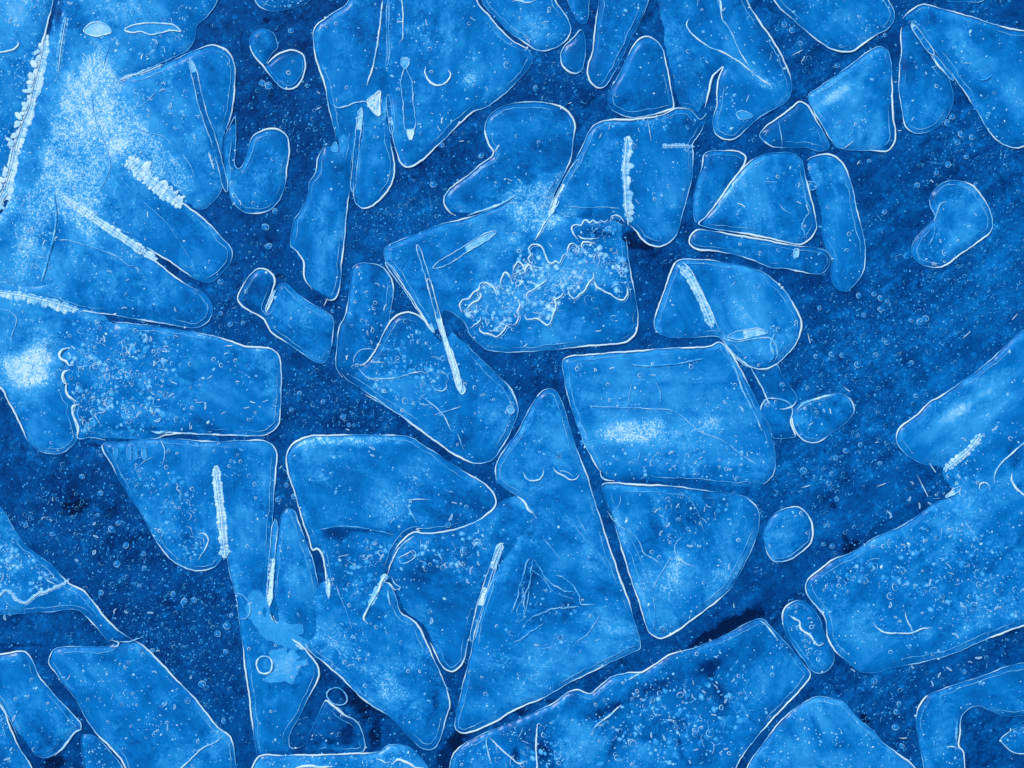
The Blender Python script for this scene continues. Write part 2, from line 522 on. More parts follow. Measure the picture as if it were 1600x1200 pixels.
S('spinepane', 'large shard right of centre top, divided by a frilled white spine',
  [(858, 333), (870, 302), (885, 272), (898, 250), (909, 229), (920, 206), (932, 193), (950, 187), (985, 187), (1012, 184), (1040, 177), (1058, 169), (1080, 173), (1094, 186), (1104, 176), (1100, 195), (1090, 215), (1083, 224), (1084, 245), (1081, 280), (1074, 310), (1064, 345), (1056, 370), (1046, 380), (1030, 386), (1015, 383), (1004, 375), (994, 362), (980, 352, 0), (940, 350, 0), (890, 350, 0)],
  tint=.48, rim=.75, ang=80, h=5.4, frost=[(890, 320, 50, 24, -10, .4), (965, 250, 10, 60, 0, .25)], lite=[(1030, 290, 30, 50, 0, .05), (930, 270, 30, 40, 0, .04)], murk=[(985, 210, 60, 8, 4, .3), (1020, 378, 20, 6, 0, .4)], specks=.4, rings=5, worms=6)
S('mitt', 'broad shard with a notched left shoulder and frosty lower corner, above the centre',
  [(757, 203), (762, 184), (776, 170), (800, 162), (835, 159), (868, 163), (888, 175), (898, 192), (897, 215), (892, 250), (880, 275), (866, 305), (857, 333, 0), (840, 345, 0), (805, 340, 0), (770, 335, 0), (745, 338, 0), (712, 338), (698, 328), (693, 313), (700, 298), (725, 278), (750, 257), (771, 240), (763, 224)],
  tint=.47, rim=.65, ang=-30, h=4.4, frost=[(820, 298, 60, 18, -20, .7), (845, 318, 30, 20, 0, .6)], lite=[(830, 200, 50, 30, 0, .03)], specks=.4, rings=3, worms=3)
S('fernpane', 'central pentagon shard filled with curly fern like frost outlines',
  [(601, 388), (620, 377), (650, 365), (690, 350), (740, 337), (780, 321), (808, 306, 0), (845, 305, 0), (862, 325, 0), (905, 330, 0), (975, 345, 0), (978, 370), (982, 400), (988, 435), (994, 470), (998, 500), (994, 520), (982, 533), (958, 538), (900, 543), (830, 550), (770, 549), (755, 544), (735, 524), (726, 505), (712, 492), (694, 487, 0), (690, 510, 0), (678, 518), (655, 485), (632, 450), (612, 420), (602, 408)],
  tint=.5, rim=.8, ang=5, h=5.9, frost=[(835, 325, 50, 28, -10, .9), (850, 455, 75, 26, -8, .45), (770, 490, 36, 20, -20, .45), (900, 420, 60, 24, -10, .35), (790, 375, 55, 22, -30, .5), (860, 350, 30, 20, 0, .5), (850, 430, 80, 40, 0, .25), (760, 410, 50, 25, -20, .25), (930, 420, 40, 30, 0, .15)], lite=[(900, 520, 70, 20, 0, .06), (640, 420, 30, 30, 0, .03)], murk=[(935, 365, 30, 9, 5, .45), (905, 480, 40, 14, 0, .25)], specks=.45, rings=6, worms=8)
S('lens', 'small tilted shard with a white notch, lying left of the tall leg shaped one',
  [(371, 466), (380, 446), (392, 427), (405, 419), (420, 423), (430, 436), (426, 455), (416, 486), (422, 478), (431, 452), (437, 443), (448, 442), (462, 455), (480, 470), (510, 486), (521, 499), (521, 520), (515, 556), (507, 567), (494, 566), (475, 555), (450, 537), (425, 520), (412, 500), (392, 487), (376, 476)],
  tint=.47, rim=.7, ang=35, lite=[(460, 510, 40, 20, 35, .06)], specks=.35, rings=3, worms=4)
S('leg', 'tall leg shaped shard with beads near its top, left of the central pentagon',
  [(551, 418), (562, 411), (592, 414), (604, 424), (614, 440), (615, 465), (610, 490), (604, 520, 0), (590, 550, 0), (575, 580, 0), (555, 602, 0), (535, 590), (525, 575), (526, 550), (530, 510), (540, 490), (547, 445)],
  tint=.43, rim=.7, ang=85, h=4.2, lite=[(565, 500, 12, 60, 5, .05)], specks=.45, rings=8, worms=6)
S('boot', 'bubbly shard with an arched left top, below the central pentagon',
  [(553, 568), (566, 570), (577, 561), (589, 541), (600, 519), (612, 500), (624, 491), (638, 487), (652, 491), (665, 503), (678, 519, 0), (690, 530, 0), (705, 510, 0), (722, 525), (735, 545), (757, 565), (775, 583), (795, 603), (807, 625), (810, 645), (800, 672), (785, 698), (768, 720), (745, 725), (715, 713), (680, 690), (640, 660), (600, 632), (562, 606), (540, 592), (532, 580, 0)],
  tint=.47, rim=.75, ang=45, h=5.0, frost=[(600, 590, 50, 14, 15, .45), (770, 640, 30, 40, 0, .3), (640, 540, 40, 30, 0, .2), (780, 680, 14, 30, 30, .4)], murk=[(705, 560, 10, 40, -30, .2), (790, 605, 6, 14, -35, .5)], specks=.7, rings=16, worms=20, bevel=11)
S('smalltri', 'small triangle shard left of the toothed trapezoid, on its slanting side',
  [(1193, 221), (1186, 212), (1192, 202), (1210, 188), (1233, 171), (1249, 158), (1260, 163), (1274, 185), (1289, 210), (1297, 229), (1286, 236), (1270, 235), (1260, 231), (1240, 232), (1208, 230)],
  tint=.42, rim=.75, ang=-35, frost=[(1200, 222, 14, 8, 30, .4)], specks=.3, inner=.2)
S('sail', 'sail shaped shard with a pale diagonal streak in the upper right, tip leaning right',
  [(1262, 150), (1280, 135), (1310, 115), (1340, 92), (1360, 78), (1375, 73), (1388, 80), (1393, 98), (1394, 140), (1396, 180), (1399, 205), (1397, 225), (1385, 237), (1360, 236), (1320, 234), (1305, 230), (1299, 222), (1285, 197), (1270, 172)],
  tint=.47, rim=.75, ang=-65, lite=[(1310, 145, 40, 7, -35, .14), (1370, 210, 10, 30, 10, .1), (1340, 180, 40, 35, 0, .05)], specks=.25, rings=1, worms=2)
S('topgem', 'gem shaped shard at the top edge near the upper right, pointed downward',
  [(1180, -60), (1208, 0), (1238, 30), (1268, 57), (1295, 75), (1315, 82), (1335, 80), (1350, 68), (1370, 55), (1390, 44), (1398, 28), (1395, 12), (1388, 0), (1374, -60)],
  tint=.48, rim=.6, ang=40, lite=[(1320, 30, 50, 30, 0, .05)], specks=.3, rings=1, worms=2)
S('pear', 'pear shaped shard under the beaded tube in the upper right',
  [(1409, 42), (1408, 85), (1405, 100), (1405, 150), (1410, 180), (1413, 196), (1424, 206), (1440, 209), (1460, 203), (1476, 189), (1488, 165), (1490, 145), (1482, 122), (1466, 102), (1452, 82, 0), (1438, 60, 0), (1422, 38, 0)],
  tint=.45, rim=.65, ang=80, h=5.0, lite=[(1445, 130, 20, 30, 0, .04)], specks=.25, rings=2, worms=2)
S('rightpane', 'large shard on the right edge near the top with smooth streaked ice',
  [(1410, 30), (1425, 15), (1440, 7), (1455, 9), (1490, 18), (1520, 27), (1550, 37), (1600, 48), (1660, 60), (1660, 220), (1602, 228), (1586, 232), (1570, 228), (1550, 213), (1530, 180), (1510, 150), (1492, 124), (1475, 97), (1460, 80), (1440, 55), (1424, 36, 0)],
  tint=.48, rim=.6, ang=45, h=4.6, lite=[(1530, 100, 60, 20, 40, .05), (1590, 140, 30, 60, 0, .06)], murk=[(1500, 40, 60, 10, 20, .25)], specks=.2, rings=2, worms=2)
S('topright', 'thin curved sliver on the top edge above the streaked right hand shard',
  [(1440, -60), (1478, 0), (1495, 3), (1512, 4), (1540, 0), (1580, -60)], tint=.44, rim=.5, ang=0, specks=.3, inner=0)
S('wedgelet', 'small inverted triangle shard between the spined pane and the trapezoid',
  [(1100, 241), (1109, 236), (1155, 237), (1165, 245), (1162, 258), (1140, 290), (1115, 325), (1100, 341), (1087, 348), (1083, 335), (1083, 310), (1090, 280), (1096, 262)],
  tint=.44, rim=.7, ang=110, specks=.2, rings=1, inner=.2)
S('trapezoid', 'trapezoid shard resting on a long narrow bar, its right edge toothed',
  [(1091, 350), (1103, 338), (1132, 298), (1160, 263), (1178, 247), (1198, 240), (1240, 240), (1253, 250), (1260, 280), (1266, 305), (1275, 340), (1276, 358), (1266, 374), (1250, 382), (1225, 378), (1200, 373), (1150, 363), (1108, 357)],
  tint=.49, rim=.8, ang=5, lite=[(1180, 310, 50, 30, 0, .04)], murk=[(1130, 350, 30, 6, 10, .3)], specks=.3, rings=3, worms=3)
S('bar', 'long narrow bar of ice lying just under the trapezoid shard',
  [(1089, 359), (1078, 370), (1076, 380), (1085, 389), (1120, 393), (1170, 405), (1210, 420), (1225, 420), (1240, 423), (1270, 428), (1287, 427), (1296, 415), (1297, 400), (1290, 391), (1272, 387), (1240, 383), (1200, 376), (1150, 367), (1112, 361)],
  tint=.43, rim=.8, ang=8, specks=.3, rings=2, worms=3, inner=.25, bevel=7)
S('stocking', 'tall stocking shaped shard right of the trapezoid, ending in a point below',
  [(1261, 250), (1275, 243), (1300, 242), (1315, 252), (1328, 280), (1335, 305), (1342, 340), (1350, 370), (1353, 395), (1350, 420), (1340, 440), (1322, 456), (1306, 451), (1299, 436), (1298, 402), (1291, 389), (1279, 372, 0), (1277, 345, 0), (1267, 300, 0)],
  tint=.46, rim=.6, ang=82, h=4.3, frost=[(1340, 435, 8, 16, 30, .4)], lite=[(1310, 360, 20, 60, -10, .05)], specks=.25, rings=2)
S('bean', 'bean shaped shard alone in the dark ice at the right',
  [(1452, 310), (1460, 295), (1475, 285), (1495, 282), (1520, 290), (1540, 315), (1551, 345), (1548, 362), (1530, 378), (1500, 398), (1480, 413), (1465, 419), (1445, 416), (1430, 407), (1424, 392), (1430, 373), (1445, 355), (1460, 340), (1454, 325)],
  tint=.46, rim=.65, ang=-35, lite=[(1490, 370, 40, 20, -35, .09), (1500, 320, 20, 20, 0, .05)], frost=[(1465, 325, 6, 18, 20, .5)], specks=.35, rings=4, worms=3)
S('fanpane', 'rounded shard with a broad white band on its left side, above the central square',
  [(1055, 410), (1065, 405), (1090, 405), (1130, 409), (1180, 420), (1200, 430), (1220, 447), (1240, 475), (1252, 500), (1253, 511), (1247, 530), (1235, 550), (1215, 568), (1195, 577), (1176, 575), (1155, 562), (1136, 541), (1124, 528), (1080, 528), (1040, 527), (1026, 519), (1022, 505), (1035, 460), (1048, 425)],
  tint=.48, rim=.75, ang=60, h=4.9, frost=[(1165, 500, 35, 30, 20, .4), (1195, 550, 20, 20, 0, .5), (1140, 480, 25, 40, -20, .35)], lite=[(1170, 490, 40, 40, 0, .08)], specks=.35, rings=3, worms=5)
S('square', 'large square shard right of centre with a granular white cloud across its middle',
  [(879, 563), (892, 556), (930, 553), (980, 549), (1060, 543), (1108, 541), (1126, 535), (1145, 555), (1165, 592), (1185, 630), (1198, 660), (1209, 695), (1213, 720), (1206, 745), (1190, 758, 2), (1165, 761, 2), (1120, 758, 2), (1060, 755, 2), (1000, 752, 2), (953, 749, 2), (938, 738), (922, 712), (903, 670), (890, 630), (882, 595)],
  tint=.51, rim=.75, ang=-3, h=5.3, frost=[(1000, 671, 58, 19, 0, 1.0), (965, 680, 40, 14, 0, .6), (1105, 657, 26, 16, 0, .75), (1060, 625, 50, 25, 0, .4), (1130, 590, 30, 45, -25, .4), (1050, 690, 90, 30, 0, .3)], lite=[(1000, 690, 90, 40, 0, .05)], murk=[(1080, 750, 100, 6, 2, .35), (920, 590, 30, 20, 0, .15)], specks=.6, rings=14, worms=18)
S('shield', 'shield shaped shard below the large square one, narrowing to a lower tip',
  [(941, 757), (962, 754), (1000, 757), (1060, 760), (1110, 767), (1150, 772), (1170, 779), (1185, 796), (1187, 815), (1180, 845), (1165, 880), (1145, 915), (1120, 940), (1080, 970), (1046, 993), (1030, 998), (1015, 990), (1008, 975), (1000, 945), (985, 905), (975, 870), (960, 820), (946, 780)],
  tint=.49, rim=.75, ang=70, h=5.0, frost=[(1050, 905, 22, 40, 25, 1.0), (1145, 812, 24, 30, 30, .5), (968, 830, 14, 40, -25, .4), (1130, 910, 14, 50, 35, .5), (1060, 870, 20, 14, 0, .4)], lite=[(1060, 910, 50, 40, 0, .04)], specks=.45, rings=8, worms=12, bevel=12)
S('sleepy', 'tall triangle shard in the middle carrying two closed eye shaped bubbles',
  [(840, 618), (850, 609), (860, 607), (870, 612), (878, 625), (890, 665), (905, 710), (920, 750), (932, 790), (945, 830), (958, 870), (970, 905), (980, 930), (990, 965), (1001, 1000), (1000, 1013), (985, 1021), (950, 1038), (900, 1062), (850, 1090), (800, 1112), (770, 1130), (740, 1143), (725, 1146), (713, 1140), (711, 1125), (718, 1090), (728, 1050), (736, 1015), (745, 975), (760, 925), (772, 885, 0), (788, 845, 0), (810, 815, 0), (828, 806), (822, 790), (808, 776), (790, 764), (776, 751), (774, 735), (780, 715), (795, 692), (810, 672), (825, 642)],
  tint=.5, rim=.85, ang=70, h=5.6, frost=[(940, 980, 70, 40, -25, .35), (800, 1080, 70, 22, -25, .35), (915, 870, 25, 70, -25, .45), (860, 720, 40, 60, 0, .2), (870, 640, 15, 20, 0, .2), (845, 760, 30, 14, 0, .3)], lite=[(850, 680, 30, 50, 15, .04), (900, 1020, 80, 40, -25, .05)], murk=[(835, 900, 14, 40, 30, .4), (870, 950, 50, 12, -15, .35), (900, 905, 30, 12, 40, .3), (880, 790, 40, 10, 35, .25), (820, 830, 40, 10, 40, .25)], specks=.5, rings=8, worms=14)
S('pentagon', 'broad pentagon shard with a milky upper border, pointing right toward the centre',
  [(447, 718), (452, 700), (462, 690), (482, 682), (540, 679), (620, 680), (642, 683), (670, 700), (700, 720), (740, 745), (765, 762), (775, 778), (774, 792), (758, 806), (735, 820), (700, 830), (662, 834), (645, 833), (622, 853), (612, 875), (605, 896, 0), (598, 945, 0), (545, 975, 0), (518, 960, 0), (512, 925), (503, 866), (495, 857), (489, 860), (480, 835), (465, 787)],
  tint=.48, rim=.85, ang=20, h=5.5, frost=[(605, 800, 30, 28, 0, .75), (637, 742, 26, 18, 0, .55), (550, 690, 90, 7, 0, 1.0), (480, 692, 20, 10, -20, .35), (660, 770, 60, 20, 0, .2), (580, 850, 60, 20, 0, .2)], lite=[(480, 720, 16, 30, 0, .05)], murk=[(560, 728, 90, 10, -3, .3), (525, 835, 30, 10, 0, .55), (590, 830, 60, 5, 4, .45), (560, 865, 50, 12, 10, .35)], specks=.5, rings=8, worms=14)
S('bubbly', 'bubble filled shard left of the tall triangle, under the pentagon point',
  [(646, 822, 0), (662, 822, 0), (700, 816, 0), (740, 800, 0), (772, 785, 0), (800, 775, 0), (845, 790, 0), (830, 850, 0), (800, 880, 0), (772, 895, 0), (757, 915), (745, 950), (733, 1000), (722, 1038), (707, 1049), (694, 1045), (670, 1000, 0), (654, 972, 0), (629, 955, 0), (619, 930, 0), (604, 905, 0), (606, 877, 0), (616, 850, 0)],
  tint=.47, rim=.6, ang=20, h=4.8, frost=[(690, 850, 60, 12, -8, .35), (700, 960, 40, 40, 0, .2)], murk=[(660, 890, 30, 14, -30, .3)], specks=.65, rings=14, worms=26)
S('stoop', 'frosty shard in the lower middle whose right edge bends down to a narrow foot',
  [(496, 905, 0), (520, 900, 0), (560, 895, 0), (588, 890, 0), (605, 905), (618, 930), (626, 955), (650, 972), (665, 1000), (690, 1055), (701, 1085), (704, 1100), (695, 1130), (686, 1160), (675, 1172), (660, 1170), (640, 1152), (608, 1120), (570, 1095), (553, 1080), (535, 1060), (505, 1035), (480, 1012), (478, 985, 0)],
  tint=.49, rim=.7, ang=40, h=5.2, frost=[(575, 1040, 60, 36, 30, .6), (520, 1000, 24, 34, -20, .75), (605, 1075, 40, 18, 35, .6), (600, 970, 50, 20, 0, .3), (650, 1050, 30, 40, 0, .25)], murk=[(605, 955, 40, 7, -35, .35), (680, 1095, 10, 25, 0, .45), (640, 1130, 30, 12, 40, .3)], specks=.5, rings=6, worms=8)
S('sliver', 'slim upright shard with a rounded top beside the pentagon',
  [(437, 812), (442, 799), (451, 793), (460, 798), (467, 815), (478, 845), (490, 875), (500, 930, 0), (512, 990, 0), (490, 1020, 0), (448, 1000, 0), (424, 957), (427, 905), (432, 850)],
  tint=.48, rim=.5, ang=85, h=4.4, frost=[(450, 940, 16, 40, 0, .2)], lite=[(455, 900, 12, 60, 0, .06)], murk=[(496, 890, 4, 40, 0, .35)], specks=.4, rings=3, worms=3)
S('bibpane', 'shard shaped like a bib holding a bright white ladder spine, lower left',
  [(160, 695), (200, 689), (255, 684), (320, 689), (385, 688), (412, 688), (426, 694), (433, 707), (431, 740), (428, 790), (424, 850), (421, 910, 0), (395, 918, 0), (364, 900, 0), (357, 882), (352, 866, 0), (348, 872), (335, 887), (315, 892), (288, 887), (262, 870), (240, 838), (220, 803), (195, 765), (175, 728)],
  tint=.48, rim=.55, ang=88, h=5.1, lite=[(395, 790, 25, 60, 0, .06)], frost=[(270, 700, 80, 6, 0, .3)], murk=[(230, 722, 60, 10, 0, .35), (200, 705, 40, 5, 0, .4)], specks=.55, rings=20, worms=26)
S('splotch', 'tall shard marked by a round ring and a pale lumpy splotch, lower left of centre',
  [(358, 878, 0), (392, 860, 0), (424, 860, 0), (445, 930, 0), (445, 970, 0), (450, 990), (478, 1015), (496, 1038), (499, 1055), (488, 1080), (468, 1120), (453, 1150), (455, 1167), (466, 1168), (478, 1164, 0), (470, 1175, 0), (440, 1178, 0), (405, 1182), (398, 1160), (392, 1110), (384, 1050), (375, 980), (367, 925)],
  tint=.49, rim=.7, ang=90, h=5.3, lite=[], murk=[(468, 1145, 12, 24, 20, .5), (420, 1130, 30, 30, 0, .12), (412, 1000, 14, 8, 20, .25)], specks=.35, rings=6, worms=6)
S('thumb', 'dark thumb shaped shard with an oval loop on top, near the bottom edge',
  [(509, 1094), (518, 1099), (537, 1115), (556, 1126), (567, 1145), (569, 1173), (520, 1176, 0), (466, 1174, 0), (478, 1162), (484, 1145), (494, 1125), (502, 1106)],
  tint=.36, rim=.5, ang=5, h=4.2, frost=[(490, 1120, 14, 20, 20, .25)], murk=[(545, 1145, 24, 20, 0, .5), (500, 1160, 40, 10, 0, .35)], specks=.4, rings=3, worms=4)
S('bottomslab', 'low slab along the bottom edge with bright white squiggles, left of the junction',
  [(400, 1260), (402, 1183), (440, 1180), (480, 1179), (570, 1176), (596, 1172), (603, 1165), (625, 1163), (645, 1170), (660, 1185), (671, 1202), (684, 1260)],
  tint=.5, rim=.75, ang=0, h=4.9, frost=[(480, 1200, 40, 5, 0, .6), (640, 1198, 24, 6, 0, .5)], specks=.4, rings=5, worms=8, inner=0)
S('slate', 'long slab on the left with a scalloped white left end and many bubbles',
  [(80, 480, 0), (110, 466, 0), (150, 476, 0), (175, 500), (200, 504), (260, 512), (312, 520), (352, 530), (382, 540), (404, 542), (425, 545), (436, 556), (440, 580), (439, 640), (435, 664), (420, 678), (395, 682), (350, 681), (290, 678), (258, 681), (240, 687, 0), (200, 690, 0), (165, 688), (140, 684), (122, 685), (121, 668), (114, 646), (117, 632), (105, 616), (103, 598), (99, 582), (102, 570), (94, 555), (97, 547, 0), (75, 530, 0)],
  tint=.47, rim=.75, ang=3, h=5.4, frost=[(170, 640, 50, 14, 0, .3), (160, 498, 90, 5, 6, .7), (360, 532, 50, 6, 12, .95)], lite=[(330, 610, 70, 40, 0, .05)], murk=[(200, 668, 70, 6, 3, .45), (370, 660, 60, 10, 0, .25), (150, 560, 40, 20, 0, .2)], specks=.6, rings=26, worms=44)
S('snowy', 'rounded shard on the left edge with bright snowy patches',
  [(-60, 425, 0), (0, 435, 0), (60, 445, 0), (125, 462, 0), (142, 500, 0), (130, 535, 0), (98, 547, 0), (94, 556), (101, 570), (99, 583), (104, 616), (116, 632), (114, 646), (121, 668), (121, 686), (110, 700), (95, 709), (80, 710), (60, 704), (45, 690), (30, 660), (12, 625), (0, 605), (-60, 560)],
  tint=.5, rim=.7, ang=30, h=4.7, frost=[(65, 548, 26, 34, -15, 1.1), (28, 585, 34, 26, 20, 1.0), (55, 580, 24, 24, 0, .7), (10, 560, 16, 16, 0, .6), (95, 655, 12, 14, 30, .4)], lite=[(50, 570, 40, 40, 0, .06)], specks=.35, rings=3, worms=5)
S('waveslab', 'speckled shard on the left edge crossed by a wavy white ridge, lower left',
  [(-60, 720), (0, 790), (20, 822), (40, 850), (78, 880), (108, 910), (130, 922), (146, 940), (166, 965), (186, 985), (205, 998), (213, 1003, 0), (190, 1003, 0), (172, 1003), (155, 985), (135, 964), (118, 953), (80, 956), (0, 961), (-60, 962)],
  tint=.49, rim=.55, ang=45, h=5.0, frost=[(35, 860, 60, 40, 35, .4), (60, 900, 50, 20, 20, .3), (100, 925, 20, 8, 0, .3)], specks=.8, rings=24, worms=24)
S('parallelogram', 'large smooth shard in the lower left with a bright curved left edge',
  [(78, 1025), (86, 1013), (110, 1010), (172, 1008), (187, 1001, 0), (208, 1000), (222, 1006), (240, 1023), (270, 1055), (300, 1085), (320, 1110), (344, 1138), (360, 1150), (367, 1178), (370, 1200), (376, 1260), (225, 1260), (196, 1200), (170, 1165), (150, 1145), (131, 1118), (120, 1095), (100, 1070), (85, 1050), (76, 1036)],
  tint=.51, rim=.8, ang=45, h=5.4, frost=[(315, 1185, 26, 14, -20, .6), (340, 1150, 10, 8, 0, .7), (180, 1120, 60, 40, 40, .12)], murk=[(245, 1075, 14, 10, -20, .3)], specks=.4, rings=12, worms=14)
S('hooked', 'shard on the left edge ending in a bright hooked line, bottom left',
  [(-60, 1020), (0, 1021), (40, 1018), (50, 1030), (62, 1055), (78, 1076), (95, 1096), (114, 1114), (127, 1130), (127, 1139), (116, 1146), (103, 1162), (88, 1178), (72, 1185), (54, 1179), (42, 1172, 0), (30, 1155), (20, 1136), (8, 1110), (0, 1097), (-60, 1000)],
  tint=.49, rim=.6, ang=50, h=4.6, frost=[(15, 1030, 14, 5, 0, .5)], lite=[(102, 1138, 8, 10, 0, .1)], specks=.4, rings=5, worms=6)
S('cornerbl', 'shard filling the bottom left corner, right edge a long white line',
  [(-60, 1010), (0, 1100), (18, 1140), (35, 1174), (50, 1198), (76, 1260), (-60, 1260)], tint=.44, rim=.8, ang=60, h=5.0, specks=.5, rings=6, worms=8, inner=0)
S('bottomfin', 'small fin at the bottom edge between the hooked line and the smooth shard',
  [(129, 1148), (148, 1150), (170, 1170), (193, 1201), (218, 1260), (134, 1260), (131, 1196), (127, 1168)], tint=.47, rim=.3, ang=60, h=4.2, specks=.3, inner=0)
S('diagonal', 'smooth diagonal slab entering from the right edge with pale parallel streaks',
  [(1400, 682), (1405, 668), (1430, 650), (1455, 626), (1470, 618), (1500, 598), (1550, 560), (1600, 515), (1660, 465), (1660, 660, 0), (1602, 690, 0), (1545, 725, 0), (1495, 745, 0), (1465, 730), (1450, 728), (1425, 717), (1410, 705), (1401, 693)],
  tint=.49, rim=.5, ang=-38, h=5.2, lite=[(1520, 625, 90, 10, -37, .14), (1560, 640, 80, 12, -37, .08)], murk=[(1490, 625, 50, 4, -38, .25)], specks=.2, rings=2, worms=2)
S('bigright', 'very large speckled shard at the lower right with a smile shaped crack',
  [(1262, 905), (1280, 890), (1300, 875), (1330, 862), (1370, 838), (1400, 825), (1430, 808), (1460, 785), (1482, 772, 0), (1470, 740, 0), (1490, 690, 0), (1540, 650, 0), (1602, 610, 0), (1660, 585, 0), (1660, 955), (1600, 978), (1540, 1000), (1480, 1025), (1440, 1035), (1400, 1043), (1370, 1051), (1345, 1050), (1325, 1035), (1305, 1018), (1293, 995), (1288, 965), (1275, 948), (1262, 930), (1258, 918)],
  tint=.48, rim=.6, ang=-25, h=4.8, frost=[(1420, 995, 50, 10, -5, .6), (1450, 985, 12, 14, 0, .4), (1320, 890, 50, 16, -20, .4), (1555, 850, 14, 14, 0, .4), (1540, 960, 60, 30, 0, .2)], lite=[(1340, 970, 40, 30, 20, .08), (1560, 760, 60, 30, -35, .05)], murk=[(1585, 725, 10, 14, 30, .55), (1590, 850, 4, 30, 15, .4), (1592, 760, 10, 10, 0, .4)], specks=.75, rings=46, worms=70, bevel=11)
S('squiggle', 'small shard with a white squiggle and beads, wedged at the lower right',
  [(1222, 960), (1230, 945), (1250, 937), (1265, 945), (1280, 965), (1287, 985), (1292, 1000), (1304, 1022), (1300, 1040), (1285, 1052), (1268, 1048), (1256, 1033), (1240, 1010), (1226, 985)],
  tint=.47, rim=.5, ang=60, h=4.3, frost=[(1250, 985, 8, 14, -40, .4)], murk=[(1280, 955, 4, 24, -35, .5)], specks=.6, rings=14, worms=4, inner=.2, bevel=7)
S('egg', 'egg shaped shard right of the shield, standing alone',
  [(1195, 852), (1192, 836), (1199, 815), (1213, 800), (1232, 793), (1250, 793), (1264, 806), (1271, 828), (1268, 846), (1252, 863), (1228, 877), (1210, 878), (1199, 866)],
  tint=.46, rim=.65, ang=-40, lite=[(1225, 845, 25, 14, -40, .06)], specks=.3, rings=2, worms=2, bevel=7)
S('pill', 'pill shaped shard in dark ice right of the large square',
  [(1237, 652), (1241, 638), (1256, 628), (1280, 620), (1308, 614), (1326, 621), (1335, 640), (1326, 658), (1302, 675), (1281, 690), (1264, 692), (1250, 685), (1241, 670)],
  tint=.46, rim=.7, ang=-30, frost=[(1275, 622, 30, 5, -15, .5)], lite=[(1255, 655, 14, 20, 0, .1)], specks=.3, rings=2, worms=4, inner=.3, bevel=7)
S('ghost', 'faint rounded shard tucked between the large square and the pill',
  [(1188, 640), (1197, 623), (1212, 622), (1229, 627), (1239, 640), (1236, 660), (1243, 682), (1222, 685), (1208, 684), (1200, 662)],
  tint=.42, rim=.35, ang=10, h=3.4, specks=.3, rings=2, inner=0, bevel=7)
S('link', 'dim smooth strip of ice linking the fan shaped shard down to the pill',
  [(1172, 570), (1195, 579), (1214, 570), (1224, 588), (1236, 606), (1246, 622), (1240, 634), (1222, 640), (1204, 632), (1190, 606)], tint=.37, rim=.25, ang=60, h=2.6, specks=.6, rings=6, inner=0, bevel=7)
S('bottommid', 'long angular slab at the bottom centre with bubbles and dark diagonal bands',
  [(700, 1260), (702, 1198), (706, 1182), (716, 1168), (745, 1151), (800, 1127), (840, 1110), (868, 1096), (888, 1080), (904, 1077), (922, 1083), (940, 1069), (956, 1057), (982, 1050), (1003, 1049), (1050, 1021), (1080, 1013), (1130, 993), (1180, 967), (1192, 967), (1210, 985), (1230, 1006), (1255, 1036), (1267, 1053), (1260, 1066), (1230, 1100), (1200, 1132), (1176, 1160), (1152, 1198), (1116, 1260)],
  tint=.46, rim=.65, ang=-60, h=5.1, frost=[(1150, 1120, 26, 22, 0, .5), (1205, 1060, 30, 40, 35, .4), (1190, 1090, 20, 30, 0, .4), (900, 1170, 40, 30, 0, .25), (1000, 1180, 40, 20, 0, .2)], lite=[(1150, 1000, 50, 8, -25, .05), (900, 1150, 30, 30, 0, .05)], murk=[(1110, 1040, 30, 12, -25, .5), (1125, 1085, 12, 40, -25, .45), (945, 1110, 40, 10, -25, .5), (1030, 1070, 40, 12, -25, .4), (960, 1160, 8, 40, 25, .4), (850, 1175, 14, 24, -30, .6), (805, 1180, 8, 16, 0, .6), (1060, 1150, 6, 40, -15, .4), (1105, 1150, 20, 8, 0, .4)], specks=.6, rings=34, worms=60, inner=.35)
S('dome', 'domed shard at the bottom edge right of centre with faint fan streaks',
  [(1130, 1260), (1168, 1198), (1194, 1158), (1220, 1126), (1246, 1103), (1275, 1088), (1300, 1091), (1320, 1097), (1340, 1120), (1365, 1142), (1380, 1160), (1405, 1178), (1430, 1200), (1500, 1260)],
  tint=.48, rim=.65, ang=55, h=4.7, lite=[(1220, 1170, 40, 30, 0, .05), (1280, 1120, 8, 30, -25, .09)], murk=[(1275, 1135, 10, 24, -20, .4), (1310, 1165, 16, 8, 0, .4)], specks=.45, rings=6, worms=6)
S('hollow', 'hooked shard in the lower right corner curling round a dark hollow',
  [(1450, 1085), (1475, 1075), (1530, 1057), (1570, 1042), (1600, 1035), (1660, 1010), (1660, 1112), (1602, 1117), (1575, 1120), (1550, 1112), (1530, 1103), (1515, 1107), (1504, 1118), (1500, 1150), (1498, 1165), (1505, 1175), (1508, 1200), (1514, 1260), (1456, 1260), (1443, 1198), (1434, 1155), (1431, 1122), (1438, 1099)],
  tint=.44, rim=.65, ang=-10, h=5.0, lite=[(1470, 1150, 16, 50, 0, .06), (1570, 1080, 30, 14, 0, .06)], murk=[(1530, 1090, 50, 5, -5, .35)], specks=.25, rings=3, worms=4)
S('cornerbr', 'small rounded tip poking in at the right edge near the bottom right corner',
  [(1563, 1155), (1575, 1144), (1602, 1131), (1660, 1105), (1660, 1190), (1602, 1179), (1582, 1175), (1570, 1166)], tint=.46, rim=.6, ang=-25, h=4.2, specks=.3, inner=.2, bevel=7)
S('junction', 'small pale shard along the horizontal crack above the bottom slab',
  [(700, 1000, 0)], tint=.5) if False else None

